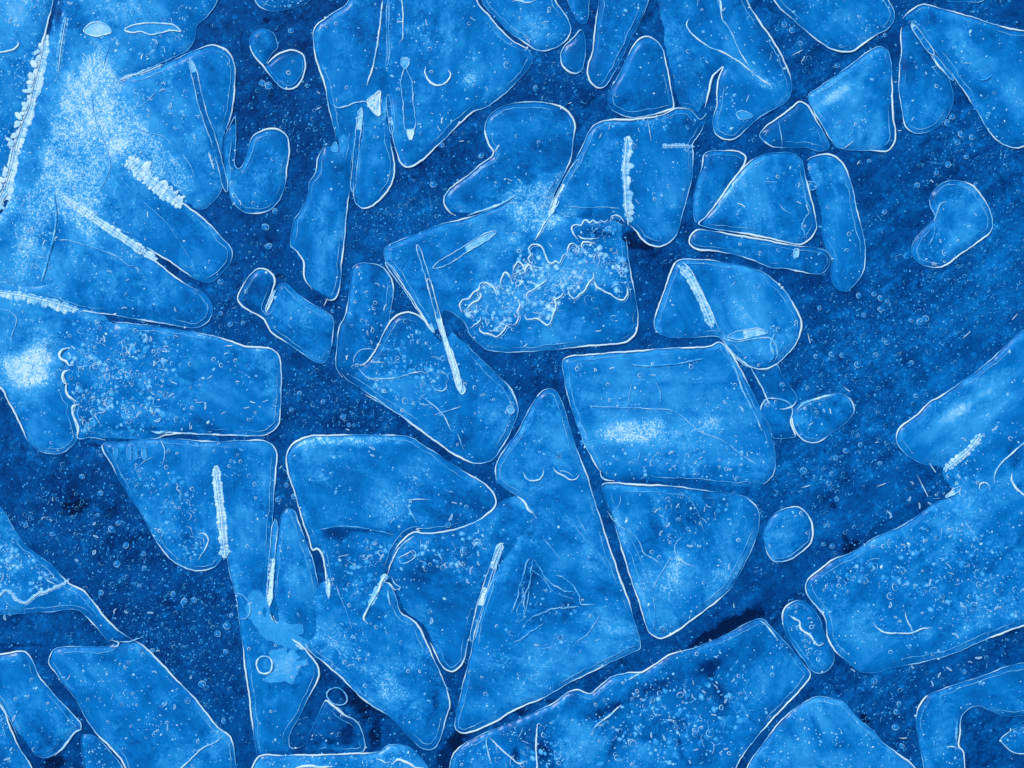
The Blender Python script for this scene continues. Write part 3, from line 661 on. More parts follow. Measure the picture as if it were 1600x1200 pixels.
# ------------------------------------------------------------------ build shards
SHARDS = {}
FAMILY = {}
for q, fam in enumerate(('frosty corner comb hood wedge', 'tooth blade tongue kite', 'fernpane mitt', 'pentagon stoop bubbly sleepy', 'sliver splotch bibpane', 'snowy slate', 'diagonal bigright', 'leg boot', 'splitpane', 'stocking trapezoid')):
    for k in fam.split():
        FAMILY[k] = (q + 100, DATA[fam.split()[0]]['ang'])
    for what in ('frost', 'lite', 'murk'):         # clouds run on across the seams
        every = sum((DATA[k][what] for k in fam.split()), [])
        for k in fam.split():
            DATA[k][what] = every
    for k in fam.split():
        DATA[k]['tint'] = .5 * DATA[k]['tint'] + .5 * np.mean([DATA[j]['tint'] for j in fam.split()])
ALLP = []


class Shard:
    pass


def edge_dist(s, pts):
    """distance to the broken edge; where a shard melts into the next one the edge falls away far more gently"""
    a, b = s.poly, np.roll(s.poly, -1, 0)
    op = s.openseg[s.seg]
    d = np.full(len(pts), 1e9)
    for p, q, o in zip(a, b, op):
        e = q - p
        t = np.clip(((pts - p) @ e) / max(e @ e, 1e-9), 0, 1)
        f = pts - (p + t[:, None] * e)
        d = np.minimum(d, (f * f).sum(1) * (0.11 if o else 1.0))
    return np.sqrt(d)


def top(pts):
    """height of whichever shard lies uppermost at each point"""
    pts = np.atleast_2d(np.asarray(pts, float))
    z = np.full(len(pts), 0.0)
    lo, hi = pts.min(0), pts.max(0)
    for s in SHARDS.values():
        if (s.hi < lo).any() or (s.lo > hi).any():
            continue
        z = np.maximum(z, surf(s, pts)[0])
    return z


def surf(s, pts):
    """height in mm of a shard's top at plan points"""
    pts = np.atleast_2d(np.asarray(pts, float))
    d = seg_dist(s.poly, pts)
    ins = inside(s.poly, pts)
    t = np.clip(edge_dist(s, pts) / s.bevel, 0, 1)
    t = t * t * (3 - 2 * t)
    z = -1.0 + (s.h + 1.0) * t
    z += 0.35 * t * (np.sin(pts[:, 0] * .031 + s.ph) * np.cos(pts[:, 1] * .027 - s.ph) + .6 * np.sin(pts[:, 0] * .011 * math.cos(s.ph) + pts[:, 1] * .017))
    return np.where(ins, z, 0.0), d, ins


for idx, (key, D) in enumerate(DATA.items()):
    s = Shard()
    s.key, s.D = key, D
    pts = [(*stretch(p[:2]), *p[2:]) for p in D['pts']]
    out, seg = spline(pts, True, 3.2)
    n = len(out)
    # a hand-broken unevenness along the outline
    t = np.roll(out, -1, 0) - np.roll(out, 1, 0)
    t /= np.maximum(np.linalg.norm(t, axis=1), 1e-6)[:, None]
    nrm = np.stack([-t[:, 1], t[:, 0]], 1)
    win = np.minimum(1, np.minimum(np.arange(n), n - np.arange(n)) / 8.0)
    out = out + nrm * (wob(n, 4, idx * 3 + 1) * 0.8 * win)[:, None]
    s.poly, s.seg = out, seg
    s.openseg = np.array([len(p) > 2 and p[2] == 0 for p in D['pts']])
    s.bare = np.array([len(p) > 2 and p[2] == 2 for p in D['pts']])      # a plain edge without a white rim
    s.bevel = D['bevel']
    s.h = 0.75 * (D['h'] if D['h'] else 4.2 + (idx * 37 % 19) / 19 * 1.4)
    s.ph = idx * 1.7
    s.nrm = nrm
    a2 = (out[:, 0] * np.roll(out[:, 1], -1) - np.roll(out[:, 0], -1) * out[:, 1]).sum()
    s.nin = nrm if a2 > 0 else -nrm
    s.lo, s.hi = out.min(0), out.max(0)
    s.cen = out.mean(0)
    s.org = wx(s.cen)
    SHARDS[key] = s

for idx, (key, s) in enumerate(SHARDS.items()):
    D = s.D
    lo, hi = s.poly.min(0), s.poly.max(0)
    stp = 6.0
    gx, gy = np.meshgrid(np.arange(lo[0], hi[0], stp), np.arange(lo[1], hi[1], stp))
    gp = np.stack([gx.ravel() + (np.arange(gy.size) // gx.shape[1] % 2) * stp / 2, gy.ravel()], 1)
    far = (gp[:, 0] < -30) | (gp[:, 0] > W + 30) | (gp[:, 1] < -30) | (gp[:, 1] > H + 30)
    ii = np.arange(len(gp))
    gp = gp[~far | ((ii * 7919) % 9 == 0)]
    gp = gp[inside(s.poly, gp)]
    gp = gp[seg_dist(s.poly, gp) > 3.4]
    gp = gp + rng.uniform(-1.0, 1.0, gp.shape)
    allp = np.vstack([s.poly, gp])
    n = len(s.poly)
    res = delaunay_2d_cdt([Vector(p - s.cen) for p in allp], [], [list(range(n))], 1, 1e-4)
    vv = np.array([(p.x, p.y) for p in res[0]]) + s.cen
    z, d, ins = surf(s, vv)
    z = np.where(d < 0.05, -1.0, z)
    de = edge_dist(s, vv)
    gi, ga = FAMILY.get(key, (idx, D['ang']))
    tint = D['tint'] + blobs(vv, D['lite']) + 0.02 * math.sin(gi * 5.1) - .012
    gd = gi * 2.4
    rel = (vv - s.cen) / max(np.ptp(s.poly[:, 0]), np.ptp(s.poly[:, 1]))
    tint += .10 * np.clip(rel[:, 0] * math.cos(gd) + rel[:, 1] * math.sin(gd), -.6, .6) * (gi < 100) + .7 * blobs(vv, D['lite'])
    # frost band inside the rim, also painting the rim's soft glow; comes and goes
    near = np.array([np.argmin(((s.poly[::3] - q) ** 2).sum(1)) * 3 for q in vv])
    bw = np.clip(wob(n, 1.1, idx + 700) * 1.2 + .32, 0, 1)
    band = .62 * bw[near] * np.exp(-((de - s.bevel * .45) / (s.bevel * .55)) ** 2)
    a = math.radians(ga)
    w = vv * MM
    gr = np.stack([w[:, 0] * math.cos(a) + w[:, 1] * math.sin(a) + gi * 3.17, -w[:, 0] * math.sin(a) + w[:, 1] * math.cos(a) + gi * 1.31, np.full(len(w), gi * .77)], 1)
    attrs = dict(tint=tint, frost=np.clip(blobs(vv, D['frost']) * .95 + band, 0, 1.1), bubbly=np.full(len(vv), D['specks'] * .5), murk=np.clip(blobs(vv, D['murk']) * 1.35, 0, 1.1), grain=gr, flow=np.full(len(vv), .6))
    co = np.column_stack([wx(vv) - s.org, z * MM]).tolist()
    faces = [tuple(reversed(f)) for f in res[2]]
    me = make_mesh('ice_shard', co, faces, attrs, M_SHARD)
    o = link('ice_shard', me, None, (s.org[0], s.org[1], 0))
    o['label'], o['category'], o['group'] = D['label'], 'ice shard', 'ice shards frozen into the dark sheet'
    s.obj = o
    # ---- rim beads along the outline, the edge's refracted brightness put into their white, broken where the shard melts into its neighbour
    if D['rim'] > 0:
        vis = ~s.openseg[s.seg] & ~s.bare[s.seg]
        k = np.arange(n)
        b1, b2 = wob(n, .8, idx + 90), wob(n, 4, idx + 190)
        val = np.clip(0.50 + 0.38 * D['rim'] + 0.34 * b1 + 0.06 * b2, .46, 1.0)
        rad = np.clip(0.42 + 0.66 * D['rim'] + 0.90 * b1 + 0.22 * b2, 0.42, 2.5)
        runs, cur = [], []
        start = int(np.argmin(vis)) if not vis.all() else 0
        for q in range(n):
            i = (start + q) % n
            if vis[i]:
                cur.append(i)
            elif cur:
                runs.append(cur)
                cur = []
        if cur:
            runs.append(cur)
        for r in runs:
            if len(r) < 4:
                continue
            cl = vis.all()
            mb = MB()
            taper = np.ones(len(r)) if cl else np.clip(np.minimum(np.arange(len(r)), np.arange(len(r))[::-1]) / 5, .25, 1)
            zz = 0.9 + 0.4 * rad[r]
            mb.tube(s.poly[r] + s.nin[r] * 0.6, zz, rad[r] * taper, val[r], 5, 0.8, cl)
            # small white lumps sitting on the rim
            for i in r:
                if random.random() < 0.012 * D['rim']:
                    p = s.poly[i] + s.nin[i] * random.uniform(-1, 3)
                    mb.bead(p[0], p[1], 0.4, random.uniform(1.5, 3.2), random.uniform(1, 1.8), random.uniform(0, 3), 1.6, min(1, val[i] + .15), seg=6)
            mb.build('rim', o, s.org)
    # ---- the fainter inner line where the bevelled edge meets the flat top
    if D['inner'] > 0:
        offd = s.bevel * 0.92 + 2.2 * wob(n, 1.5, idx + 400)
        ip = s.poly + s.nin * offd[:, None]
        dd = seg_dist(s.poly, ip)
        good = (dd > offd * 0.82) & inside(s.poly, ip) & (wob(n, 1.4, idx + 500) > -0.3) & ~s.openseg[s.seg]
        cur = []
        zi = surf(s, ip)[0]
        vi = 0.58 + 0.12 * D['inner'] + 0.08 * wob(n, 6, idx + 600)
        for i in range(n + 1):
            if i < n and good[i]:
                cur.append(i)
            else:
                if len(cur) > 7:
                    mb = MB()
                    ta = np.clip(np.minimum(np.arange(len(cur)), np.arange(len(cur))[::-1]) / 6, .15, 1)
                    mb.tube(ip[cur], zi[cur] + .05, (0.55 + .35 * D['inner']) * ta, vi[cur], 4, .7)
                    mb.build('inner_edge', o, s.org)
                cur = []


# ------------------------------------------------------------------ features inside the shards
def on(key, pts, lift=0.2):
    return top(pts) + lift


def feather(key, pts, width, val=.86, left=1, right=1, core=True, gap=5.0, name='frost_spine', solid=0.5):
    """a frilled spine: a core line with rounded lobes on its sides"""
    s = SHARDS[key]
    p, _ = spline(pts, False, 2.5)
    n = len(p)
    t = np.gradient(p, axis=0)
    t /= np.maximum(np.linalg.norm(t, axis=1), 1e-6)[:, None]
    nr = np.stack([-t[:, 1], t[:, 0]], 1)
    z = np.maximum(on(key, p), .5)
    bz = lambda c: max(.5, top(c)[0] + .1)
    prof = np.clip(np.minimum(np.arange(n), np.arange(n)[::-1]) / (n * .05), .5, 1)
    wd = width * prof * (1 + .22 * wob(n, 5, len(pts) + int(width)))
    mb = MB()
    if solid:
        mb.strip(p + nr * (wd * solid * left)[:, None], p - nr * (wd * solid * right)[:, None], z + .1, val - .13 + .12 * wob(n, 9, 3))
    stepn = max(1, int(gap / 2.5))
    for i in range(0, n, stepn):
        for sd, f in ((1, left), (-1, right)):
            if f <= 0:
                continue
            L = wd[i] * f * random.uniform(.6, 1.1)
            c = p[i] + nr[i] * sd * L * .55 + t[i] * random.uniform(-2, 2)
            ang = math.atan2(nr[i, 1] * sd, nr[i, 0] * sd) + random.uniform(-.6, .6)
            mb.bead(c[0], c[1], bz(c), L * .5, gap * random.uniform(.4, .95), ang, random.uniform(.3, .7), val - .12 + random.uniform(-.10, .06), val - .03 + random.uniform(-.12, .12), 8)
    if core:
        mb.tube(p, z + .7, 0.8, val + .08, 4)
        for sd in (1, -1):
            mb.tube(p + nr * (sd * wd * .28)[:, None], z + .3, .5, val - .26, 4)
        for i in range(2, n - 2, 2):
            if random.random() < .42:
                f1, f2 = random.uniform(.3, .9) * left, random.uniform(.3, .9) * right
                mb.tube(np.array([p[i] + nr[i] * wd[i] * f1, p[i] + t[i] * random.uniform(-1, 1), p[i] - nr[i] * wd[i] * f2]), z[i] + .45, random.uniform(.35, .6), val - random.uniform(.18, .34), 3)
    mb.build(name, s.obj, s.org)


def channel(key, pts, width, val=.72, fill=.42, frost=None, rungs=0, name='air_channel'):
    """a long air tube seen as two bright walls; frost = (from, to, val) share of its length packed with white"""
    s = SHARDS[key]
    p, _ = spline(pts, False, 2.5)
    n = len(p)
    t = np.gradient(p, axis=0)
    t /= np.maximum(np.linalg.norm(t, axis=1), 1e-6)[:, None]
    nr = np.stack([-t[:, 1], t[:, 0]], 1)
    z = np.maximum(on(key, p), .5)
    k = np.arange(n)
    end = np.sqrt(np.clip(np.minimum(k, k[::-1]) / max(3.0, width * .5), 0.05, 1))
    wd = width / 2 * end * (1 + .14 * wob(n, 6, int(pts[0][0])))
    L, R = p + nr * wd[:, None], p - nr * wd[:, None]
    mb = MB()
    fv = np.full(n, fill)
    if frost:
        fv = np.where((k / n >= frost[0]) & (k / n <= frost[1]), frost[2] + .04, fill - .06)
    mb.strip(L, R, z + .05, fv + .05 * wob(n, 12, 5))
    loop = np.vstack([L, R[::-1]])
    zl = np.concatenate([z, z[::-1]])
    rv = val + .10 * wob(len(loop), 4, int(pts[-1][1]))
    mb.tube(loop, zl + .5, np.clip(.85 + .35 * wob(len(loop), 5, 8), .5, 1.5), np.clip(rv, .5, 1), 4, .8, True)
    if frost:
        for i in range(n):
            if frost[0] <= k[i] / n <= frost[1] and random.random() < .75:
                q = p[i] + nr[i] * random.uniform(-1, 1) * wd[i]
                mb.bead(q[0], q[1], z[i], random.uniform(1.4, 3.4), random.uniform(.9, 1.7), math.atan2(t[i, 1], t[i, 0]) + random.uniform(-.4, .4), 1.0, frost[2] - .04, frost[2] + .04 + random.uniform(-.05, .15), 6)
    for r in range(rungs):
        i = int((r + .7) / (rungs + .4) * (n - 1))
        mb.tube(np.array([L[i], .5 * (L[i] + R[i]), R[i]]), z[i] + .5, .6, val - .05, 4)
    mb.build(name, s.obj, s.org)


def line(key, pts, r=1.1, val=.75, closed=False, name='crack_line', z=None, jag=.5, fillv=None):
    s = SHARDS[key]
    p, _ = spline(pts, closed, 2.2)
    n = len(p)
    t = np.gradient(p, axis=0)
    t /= np.maximum(np.linalg.norm(t, axis=1), 1e-6)[:, None]
    nr = np.stack([-t[:, 1], t[:, 0]], 1)
    sd = int(abs(pts[0][0] * 7 + pts[0][1]))
    p = p + nr * (wob(n, 6, sd) * jag)[:, None]
    zz = np.maximum(on(key, p), .6) if z is None else np.full(n, z)
    ta = np.ones(n) if closed else np.clip(np.minimum(np.arange(n), np.arange(n)[::-1]) / 4, .3, 1)
    mb = MB()
    if fillv is not None:
        c = p.mean(0)
        b = len(mb.v)
        for q, (x, y) in enumerate(p):
            mb.v.append((x, y, zz[q]))
            mb.a.append(fillv)
        mb.v.append((c[0], c[1], zz.mean() + .8))
        mb.a.append(fillv + .05)
        for q in range(n):
            mb.f.append((b + q, b + (q + 1) % n, b + n))
    mb.tube(p, zz + .3, np.clip(r * ta * (1 + .35 * wob(n, 5, sd + 1)), .35, 3), np.clip(val + .12 * wob(n, 3, sd + 2), .45, 1), 4, .8, closed)
    mb.build(name, s.obj, s.org)


# frilled white spines
feather('corner', [(70, 60), (62, 100), (52, 138), (46, 166), (34, 196), (24, 226), (20, 250)], 14, .92, 1, 1, gap=6)
feather('corner', [(20, 250), (13, 275), (4, 300), (-12, 330)], 16, .95, 1, 1, gap=6)
feather('frosty', [(104, 30), (97, 70), (92, 112)], 7, .74, 1, .7, gap=6, solid=.3)
feather('comb', [(201, 250), (222, 272), (246, 292), (266, 308), (284, 322)], 18, .93, .7, 1, gap=5)
feather('comb', [(103, 311), (130, 329), (160, 350), (190, 370), (225, 393), (245, 406)], 8.5, .94, .8, .8, gap=5, solid=.9)
feather('wedge', [(0, 457), (40, 463), (80, 472), (122, 484)], 12, .88, .9, .5, gap=6)
feather('hood', [(188, 125), (205, 118), (226, 113), (252, 102)], 5, .84, .8, .8, gap=4)
feather('spinepane', [(979, 216), (977, 240), (975, 268), (977, 300), (978, 325), (982, 346)], 11, .88, .4, 1.1, gap=6)
feather('bibpane', [(338, 730), (342, 770), (347, 812), (350, 845), (352, 872)], 9, .92, .9, .9, gap=5, solid=.8)
feather('fanpane', [(1064, 418), (1078, 436), (1092, 462), (1103, 488), (1112, 510)], 9, .88, .7, .9, gap=5, solid=.9)
feather('diagonal', [(1478, 733), (1496, 718), (1514, 702), (1530, 682)], 9, .9, .8, .8, gap=5)
feather('spinepane', [(1036, 229), (1058, 228), (1084, 229)], 4.5, .82, .8, .8, gap=4)
feather('sleepy', [(783, 850), (776, 868), (769, 888)], 6, .9, .9, .9, gap=4, solid=1)
feather('twolobe', [(327, 240), (331, 252), (334, 262)], 2.5, .82, .8, .8, gap=4)
feather('waveslab', [(0, 932), (10, 922), (18, 926), (28, 937), (40, 942), (52, 934), (62, 927), (72, 925), (82, 920), (96, 914), (107, 907)], 4, .84, .8, .8, gap=4, solid=.8)
# double walled tubes
channel('hood', [(298, 93), (306, 122), (312, 150), (322, 185), (333, 215), (341, 245), (349, 275), (354, 300)], 9, .76, .36, (0, .1, .7))
channel('kite', [(633, 108), (637, 150), (640, 185), (642, 219)], 17, .76, .44, (.82, 1, .86))
channel('kite', [(606, 148), (609, 175), (613, 210)], 7, .72, .42, (.55, .7, .8), 2)
channel('blade', [(565, 169), (561, 200), (556, 245), (551, 300)], 8, .74, .4, (0, .25, .74))
channel('mitt', [(904, 250), (890, 274), (874, 304), (858, 338)], 8, .76, .52, (.45, 1, .86))
channel('sliver', [(431, 812), (427, 850), (424, 890), (421, 946)], 9, .76, .56, (.45, 1, .84), 3)
channel('splotch', [(427, 970), (440, 985), (456, 1000), (474, 1014)], 9, .84, .76, (0, 1, .86))
channel('sleepy', [(782, 852), (770, 888), (757, 925), (746, 965), (737, 1002)], 10, .78, .44, (.45, .62, .9), 3)
channel('fernpane', [(652, 383), (661, 410), (669, 436), (676, 462), (683, 490)], 6, .78, .36)
channel('fernpane', [(669, 436), (676, 462), (684, 492), (692, 520), (703, 555), (713, 590), (719, 612)], 7, .82, .6, (.35, 1, .84))
channel('fernpane', [(677, 419), (705, 404), (738, 383), (775, 362)], 11, .78, .44, (.5, .95, .68))
channel('pear', [(1424, 37), (1436, 54), (1447, 70), (1459, 86)], 9, .78, .46, (0, .12, .8), 3)
channel('pear', [(1459, 86), (1470, 101), (1482, 116), (1490, 126)], 6, .7, .42)
channel('pentagon', [(506, 862), (511, 890), (514, 932)], 6, .8, .6, (.5, 1, .8))
channel('fanpane', [(1137, 526), (1160, 523), (1180, 519), (1199, 519)], 13, .76, .62, (.4, .9, .72))
channel('tooth', [(607, 2), (606, 40), (607, 85), (604, 105)], 4, .66, .44, None, 6)
channel('twolobe', [(417, 487), (421, 473), (426, 458)], 4, .84, .8) if False else None

feather('lens', [(428, 455), (422, 472), (417, 488)], 3, .86, .8, .8, gap=4)
channel('boot', [(677, 421), (640, 440), (602, 408)], 6, .7) if False else None
channel('fernpane', [(603, 410), (618, 430), (632, 448), (648, 472), (664, 496), (678, 519)], 7, .8, .34, (.82, 1, .74))
channel('boot', [(700, 540), (712, 578), (720, 610)], 8, .84, .66, (0, 1, .86))
for q in ([(553, 566), (554, 558), (562, 548), (575, 545), (588, 548)], [(584, 548), (576, 562), (568, 570), (558, 569)], [(580, 590), (600, 592), (620, 590), (640, 584), (662, 580)], [(575, 565), (590, 566), (600, 567)],
          [(560, 575), (572, 588), (590, 596)], [(690, 582), (699, 586), (701, 594), (696, 598)], [(672, 600), (680, 608), (690, 611), (697, 606), (697, 596)], [(570, 616), (600, 633), (635, 655), (668, 680)],
          [(660, 620), (690, 645), (705, 672)], [(715, 676), (720, 690), (724, 702)], [(678, 648), (690, 645), (705, 640), (720, 635)], [(795, 605), (802, 618), (808, 630)]):
    line('boot', q, 1.0, .78, name='frost_outline' if q[0][1] > 570 else 'crack_line')
line('boot', [(792, 640), (798, 634), (804, 640), (799, 647)], 1, .8, True, name='air_pocket', fillv=.62)
# curved lines, loops, frost outlines
line('tooth', [(598, 0), (594, 40), (588, 80), (581, 112), (573, 134)], 1.5, .84)
line('tooth', [(520, 164), (528, 169), (540, 167), (555, 161), (575, 159)], 1.3, .84)
line('tooth', [(574, 158), (584, 150), (594, 143), (594, 160), (593, 181), (584, 176)], 1.2, .95, True, name='frost_flake', fillv=.88)
feather('tooth', [(576, 164), (584, 158), (590, 150)], 5, .9, 1, 1, gap=4, core=False, solid=.4)
feather('tooth', [(584, 172), (590, 164), (593, 150)], 4, .9, 1, 1, gap=4, core=False, solid=.4)
line('tooth', [(524, 222), (528, 230), (526, 237), (519, 236), (518, 230)], 1, .7, True, name='air_pocket', fillv=.6)
line('kite', [(628, -6), (630, 30), (628, 64), (623, 67)], 1.2, .84)
line('kite', [(666, 105), (664, 113), (667, 122), (675, 131), (688, 134), (699, 128), (704, 117), (700, 109)], 1.9, .9, name='air_pocket')
line('kite', [(628, 92), (637, 91), (640, 99), (634, 107), (628, 104)], 1, .75, True, name='air_pocket', fillv=.62)
line('frosty', [(132, 50), (138, 40), (150, 35), (166, 39), (175, 51), (164, 55), (148, 57)], 1.2, .84, True, name='air_pocket', fillv=.74)
line('frosty', [(196, 47), (218, 38), (245, 37), (272, 40), (283, 50), (268, 48), (252, 52), (236, 55), (222, 50), (206, 52)], 1.4, .86, True, name='air_pocket', fillv=.52)
line('frosty', [(172, 68), (170, 80), (165, 92), (163, 105)], .7, .66)
line('frosty', [(145, 148), (147, 175), (152, 195), (162, 220), (171, 243), (172, 262), (166, 280), (156, 302)], .7, .66)
line('frosty', [(86, 300), (88, 350), (80, 390), (66, 440)], 2.0, .62)
line('corner', [(-8, 82), (8, 82), (22, 78), (30, 70), (28, 63)], 1.8, .86, name='air_pocket')
line('hood', [(204, 172), (205, 188), (212, 200), (230, 207), (250, 212), (270, 225), (285, 242), (300, 262), (304, 280)], .7, .66)
line('hood', [(205, 166), (218, 167), (232, 157), (245, 143)], .7, .68)
line('comb', [(195, 285), (230, 320), (262, 350), (296, 402)], .6, .62)
line('wedge', [(92, 375), (108, 376), (140, 385), (172, 396), (188, 404), (200, 414), (216, 416)], .8, .72)
line('snowy', [(0, 482), (18, 488), (27, 498), (25, 510), (20, 522), (19, 532)], .8, .7)
for q in ([(110, 543), (98, 547), (93, 554), (97, 562), (104, 565), (109, 571), (115, 570)], [(110, 578), (101, 581), (98, 590), (102, 599), (107, 600)], [(104, 598), (103, 608), (107, 618), (114, 624), (120, 628)], [(124, 632), (115, 635), (114, 646), (118, 656), (123, 668), (121, 684)]):
    line('slate', q, 2.3, .94, name='scalloped_edge')
line('slate', [(250, 681), (262, 676), (285, 677), (330, 679), (400, 681)], 1.6, .8)
line('slate', [(251, 686), (257, 700), (258, 712), (255, 726)], .9, .74)
line('slate', [(236, 674), (250, 676), (263, 672)], 2.4, .7)
line('bibpane', [(310, 834), (320, 833), (326, 842), (321, 858), (310, 875)], 1.3, .84)
line('bibpane', [(216, 731), (226, 721), (240, 714)], .8, .74)
for q in ([(276, 754), (278, 762)], [(279, 764), (283, 773)], [(287, 780), (297, 783), (297, 790)], [(295, 800), (300, 806), (296, 812)], [(290, 822), (298, 824), (302, 836)]):
    line('bibpane', [q[0], ((q[0][0] + q[-1][0]) / 2 + 1, (q[0][1] + q[-1][1]) / 2), q[-1]] if len(q) == 2 else q, .9, .82, name='curl')
for x in (182, 203, 213, 226):
    line('bibpane', [(x - 3, 700), (x + 1, 698), (x + 3, 708), (x + 1, 718), (x - 2, 716)], .8, .62, True, name='air_pocket', fillv=.5)
# the fern like outlines of the central pane
for q in ([(722, 488), (718, 477), (724, 468), (733, 466), (741, 457), (748, 453), (750, 444), (757, 441), (767, 446), (774, 455), (776, 462)],
          [(724, 484), (731, 482), (738, 474), (746, 470), (752, 460), (748, 455)], [(781, 448), (784, 433), (789, 426), (796, 432), (800, 440)],
          [(778, 455), (776, 449), (784, 446)], [(800, 428), (804, 417), (810, 410), (817, 415), (820, 425), (813, 430)], [(822, 430), (822, 418), (828, 414), (834, 428)],
          [(832, 412), (825, 404), (829, 398), (826, 390), (831, 383), (840, 383), (848, 388), (852, 398), (855, 408), (861, 412), (869, 408), (873, 412), (878, 403), (882, 398), (888, 402)],
          [(886, 398), (888, 386), (894, 381), (901, 384), (905, 393), (900, 399)], [(914, 392), (909, 386), (911, 379), (919, 378), (930, 381)],
          [(735, 513), (742, 508), (747, 505), (751, 498), (752, 495)], [(751, 508), (750, 516), (756, 521), (768, 523), (776, 526), (786, 518), (793, 509), (799, 506)],
          [(800, 508), (806, 506), (811, 496), (809, 487), (812, 476), (810, 468)], [(824, 468), (824, 458), (836, 451), (848, 443), (856, 436)],
          [(821, 490), (822, 499), (840, 498), (848, 503), (855, 509), (861, 502), (864, 490), (869, 480), (867, 470), (860, 465)],
          [(862, 470), (873, 465), (881, 456), (878, 451)], [(888, 452), (890, 462), (898, 467), (906, 460), (914, 453), (919, 443), (926, 436), (928, 425)],
          [(928, 438), (931, 447), (942, 454), (954, 460), (965, 468), (973, 469), (979, 462), (980, 454), (978, 446)],
          [(902, 374), (895, 364), (894, 355), (901, 351), (908, 352), (912, 345), (917, 344), (921, 349), (927, 345), (933, 348), (939, 345), (944, 347), (950, 343)],
          [(953, 346), (955, 339), (962, 337), (970, 340), (975, 347)], [(902, 368), (912, 373), (922, 374), (934, 373)],
          [(856, 340), (845, 360), (835, 376)], [(857, 380), (862, 386)]):
    line('fernpane', q, 1.45, .9, name='frost_outline', jag=.8)
    line('fernpane', [(x + 2.2, y + 2.6) for x, y in q], .7, .66, name='frost_outline', jag=1.2)
for i in range(34):
    x, y = random.uniform(735, 960), random.uniform(400, 500)
    a, r = random.uniform(0, 6.28), random.uniform(3, 7)
    pp = [(x + r * math.cos(a + b), y + r * .8 * math.sin(a + b)) for b in np.linspace(0, random.uniform(2, 4.5), 5)]
    line('fernpane', pp, .6, .68, name='frost_outline', jag=.6)
line('fernpane', [(720, 604), (717, 608), (722, 616), (727, 611), (725, 604)], 1, .85, True, name='air_pocket', fillv=.7)
line('fernpane', [(885, 322), (910, 325), (940, 324), (968, 326)], .7, .68)
line('mitt', [(770, 240), (777, 232), (780, 227), (775, 238)], 1.6, .86)
line('fernpane', [(730, 337), (760, 327), (785, 318), (806, 305)], 2.2, .74)
line('fernpane', [(780, 323), (800, 313)], 1.5, .8) if False else None
line('splitpane', [(1076, 30), (1072, 40), (1078, 50), (1090, 62), (1108, 74), (1132, 84), (1158, 100), (1184, 121), (1204, 134)], 1.4, .82)
line('splitpane', [(1119, -4), (1125, 12), (1128, 30), (1137, 42), (1147, 62), (1158, 86), (1170, 104)], 1.0, .76)
line('splitpane', [(1122, -6), (1127, 10), (1126, 22)], 2.0, .86)
line('splitpane', [(1150, 178), (1158, 174), (1172, 178), (1176, 183), (1168, 186), (1155, 186)], .9, .7, True, name='air_pocket', fillv=.52)
line('spinepane', [(1012, 186), (1014, 202), (1017, 220)], .8, .72)
line('smalltri', [(1216, 190), (1220, 212), (1222, 234)], .8, .66)
line('fanpane', [(1066, 410), (1080, 424), (1090, 444), (1102, 468), (1114, 494), (1122, 512)], 1.3, .84)
line('fanpane', [(1165, 486), (1178, 504), (1190, 514), (1204, 520)], 1, .66)
line('fanpane', [(1128, 529), (1150, 534), (1176, 530), (1200, 528), (1212, 540), (1214, 556), (1208, 566)], 1.3, .72)
line('fanpane', [(1210, 520), (1204, 540), (1208, 556), (1200, 568)], 2.2, .66)
line('fanpane', [(1128, 538), (1140, 548), (1152, 561), (1166, 572), (1180, 576)], 1.2, .76)
line('square', [(920, 634), (950, 636), (985, 637), (1020, 639), (1048, 641), (1062, 648), (1078, 662), (1096, 676), (1120, 684), (1142, 697), (1160, 712), (1180, 724)], .8, .72)
line('square', [(987, 596), (984, 610), (981, 634)], .8, .7)
line('square', [(1024, 596), (1031, 612), (1031, 636)], .8, .7)
line('square', [(938, 734), (940, 745), (948, 750), (960, 752)], 1.5, .84)
line('square', [(1000, 705), (998, 716), (994, 725)], .9, .7)
line('square', [(985, 570), (1010, 572), (1060, 568), (1100, 560)], 1.6, .6)
line('square', [(1133, 542), (1148, 575), (1160, 610), (1178, 645), (1190, 672)], 1.8, .68)
line('shield', [(948, 797), (958, 812), (972, 824), (990, 835), (1000, 850), (1006, 864), (1020, 872), (1034, 884)], .9, .7)
line('shield', [(1066, 838), (1057, 846), (1054, 858), (1060, 872), (1074, 881), (1088, 886)], .9, .74)
line('shield', [(1054, 862), (1042, 880), (1030, 900), (1015, 925)], .8, .68)
line('shield', [(970, 772), (968, 785), (962, 800)], .7, .68)
line('sleepy', [(818, 737), (821, 746), (830, 751), (842, 749), (849, 740), (849, 732)], 1.4, .86, name='air_pocket')
line('sleepy', [(864, 730), (870, 738), (880, 743), (890, 749), (900, 748), (905, 741)], 1.4, .86, name='air_pocket')
line('sleepy', [(868, 736), (876, 735), (886, 738), (896, 744)], .9, .72, name='air_pocket')
line('sleepy', [(808, 775), (820, 785), (825, 795), (834, 803), (838, 810)], 2.2, .86)
line('sleepy', [(812, 905), (818, 930), (808, 955), (815, 970), (826, 930), (830, 890)], .9, .62)
line('sleepy', [(824, 885), (850, 905), (866, 925), (895, 935)], .9, .6)
for q in ([(828, 868), (820, 890), (813, 915), (806, 940), (800, 958)], [(832, 872), (830, 895), (824, 920), (818, 945), (822, 958)], [(834, 874), (846, 892), (860, 910), (880, 922), (900, 924)], [(868, 898), (890, 908), (904, 930), (908, 942), (930, 944)],
          [(818, 975), (840, 960), (870, 950), (905, 948)], [(802, 1004), (826, 990), (852, 970)], [(812, 962), (806, 972), (816, 968)]):
    line('sleepy', q, 1.3, .64, jag=1.6, name='inner_facet')
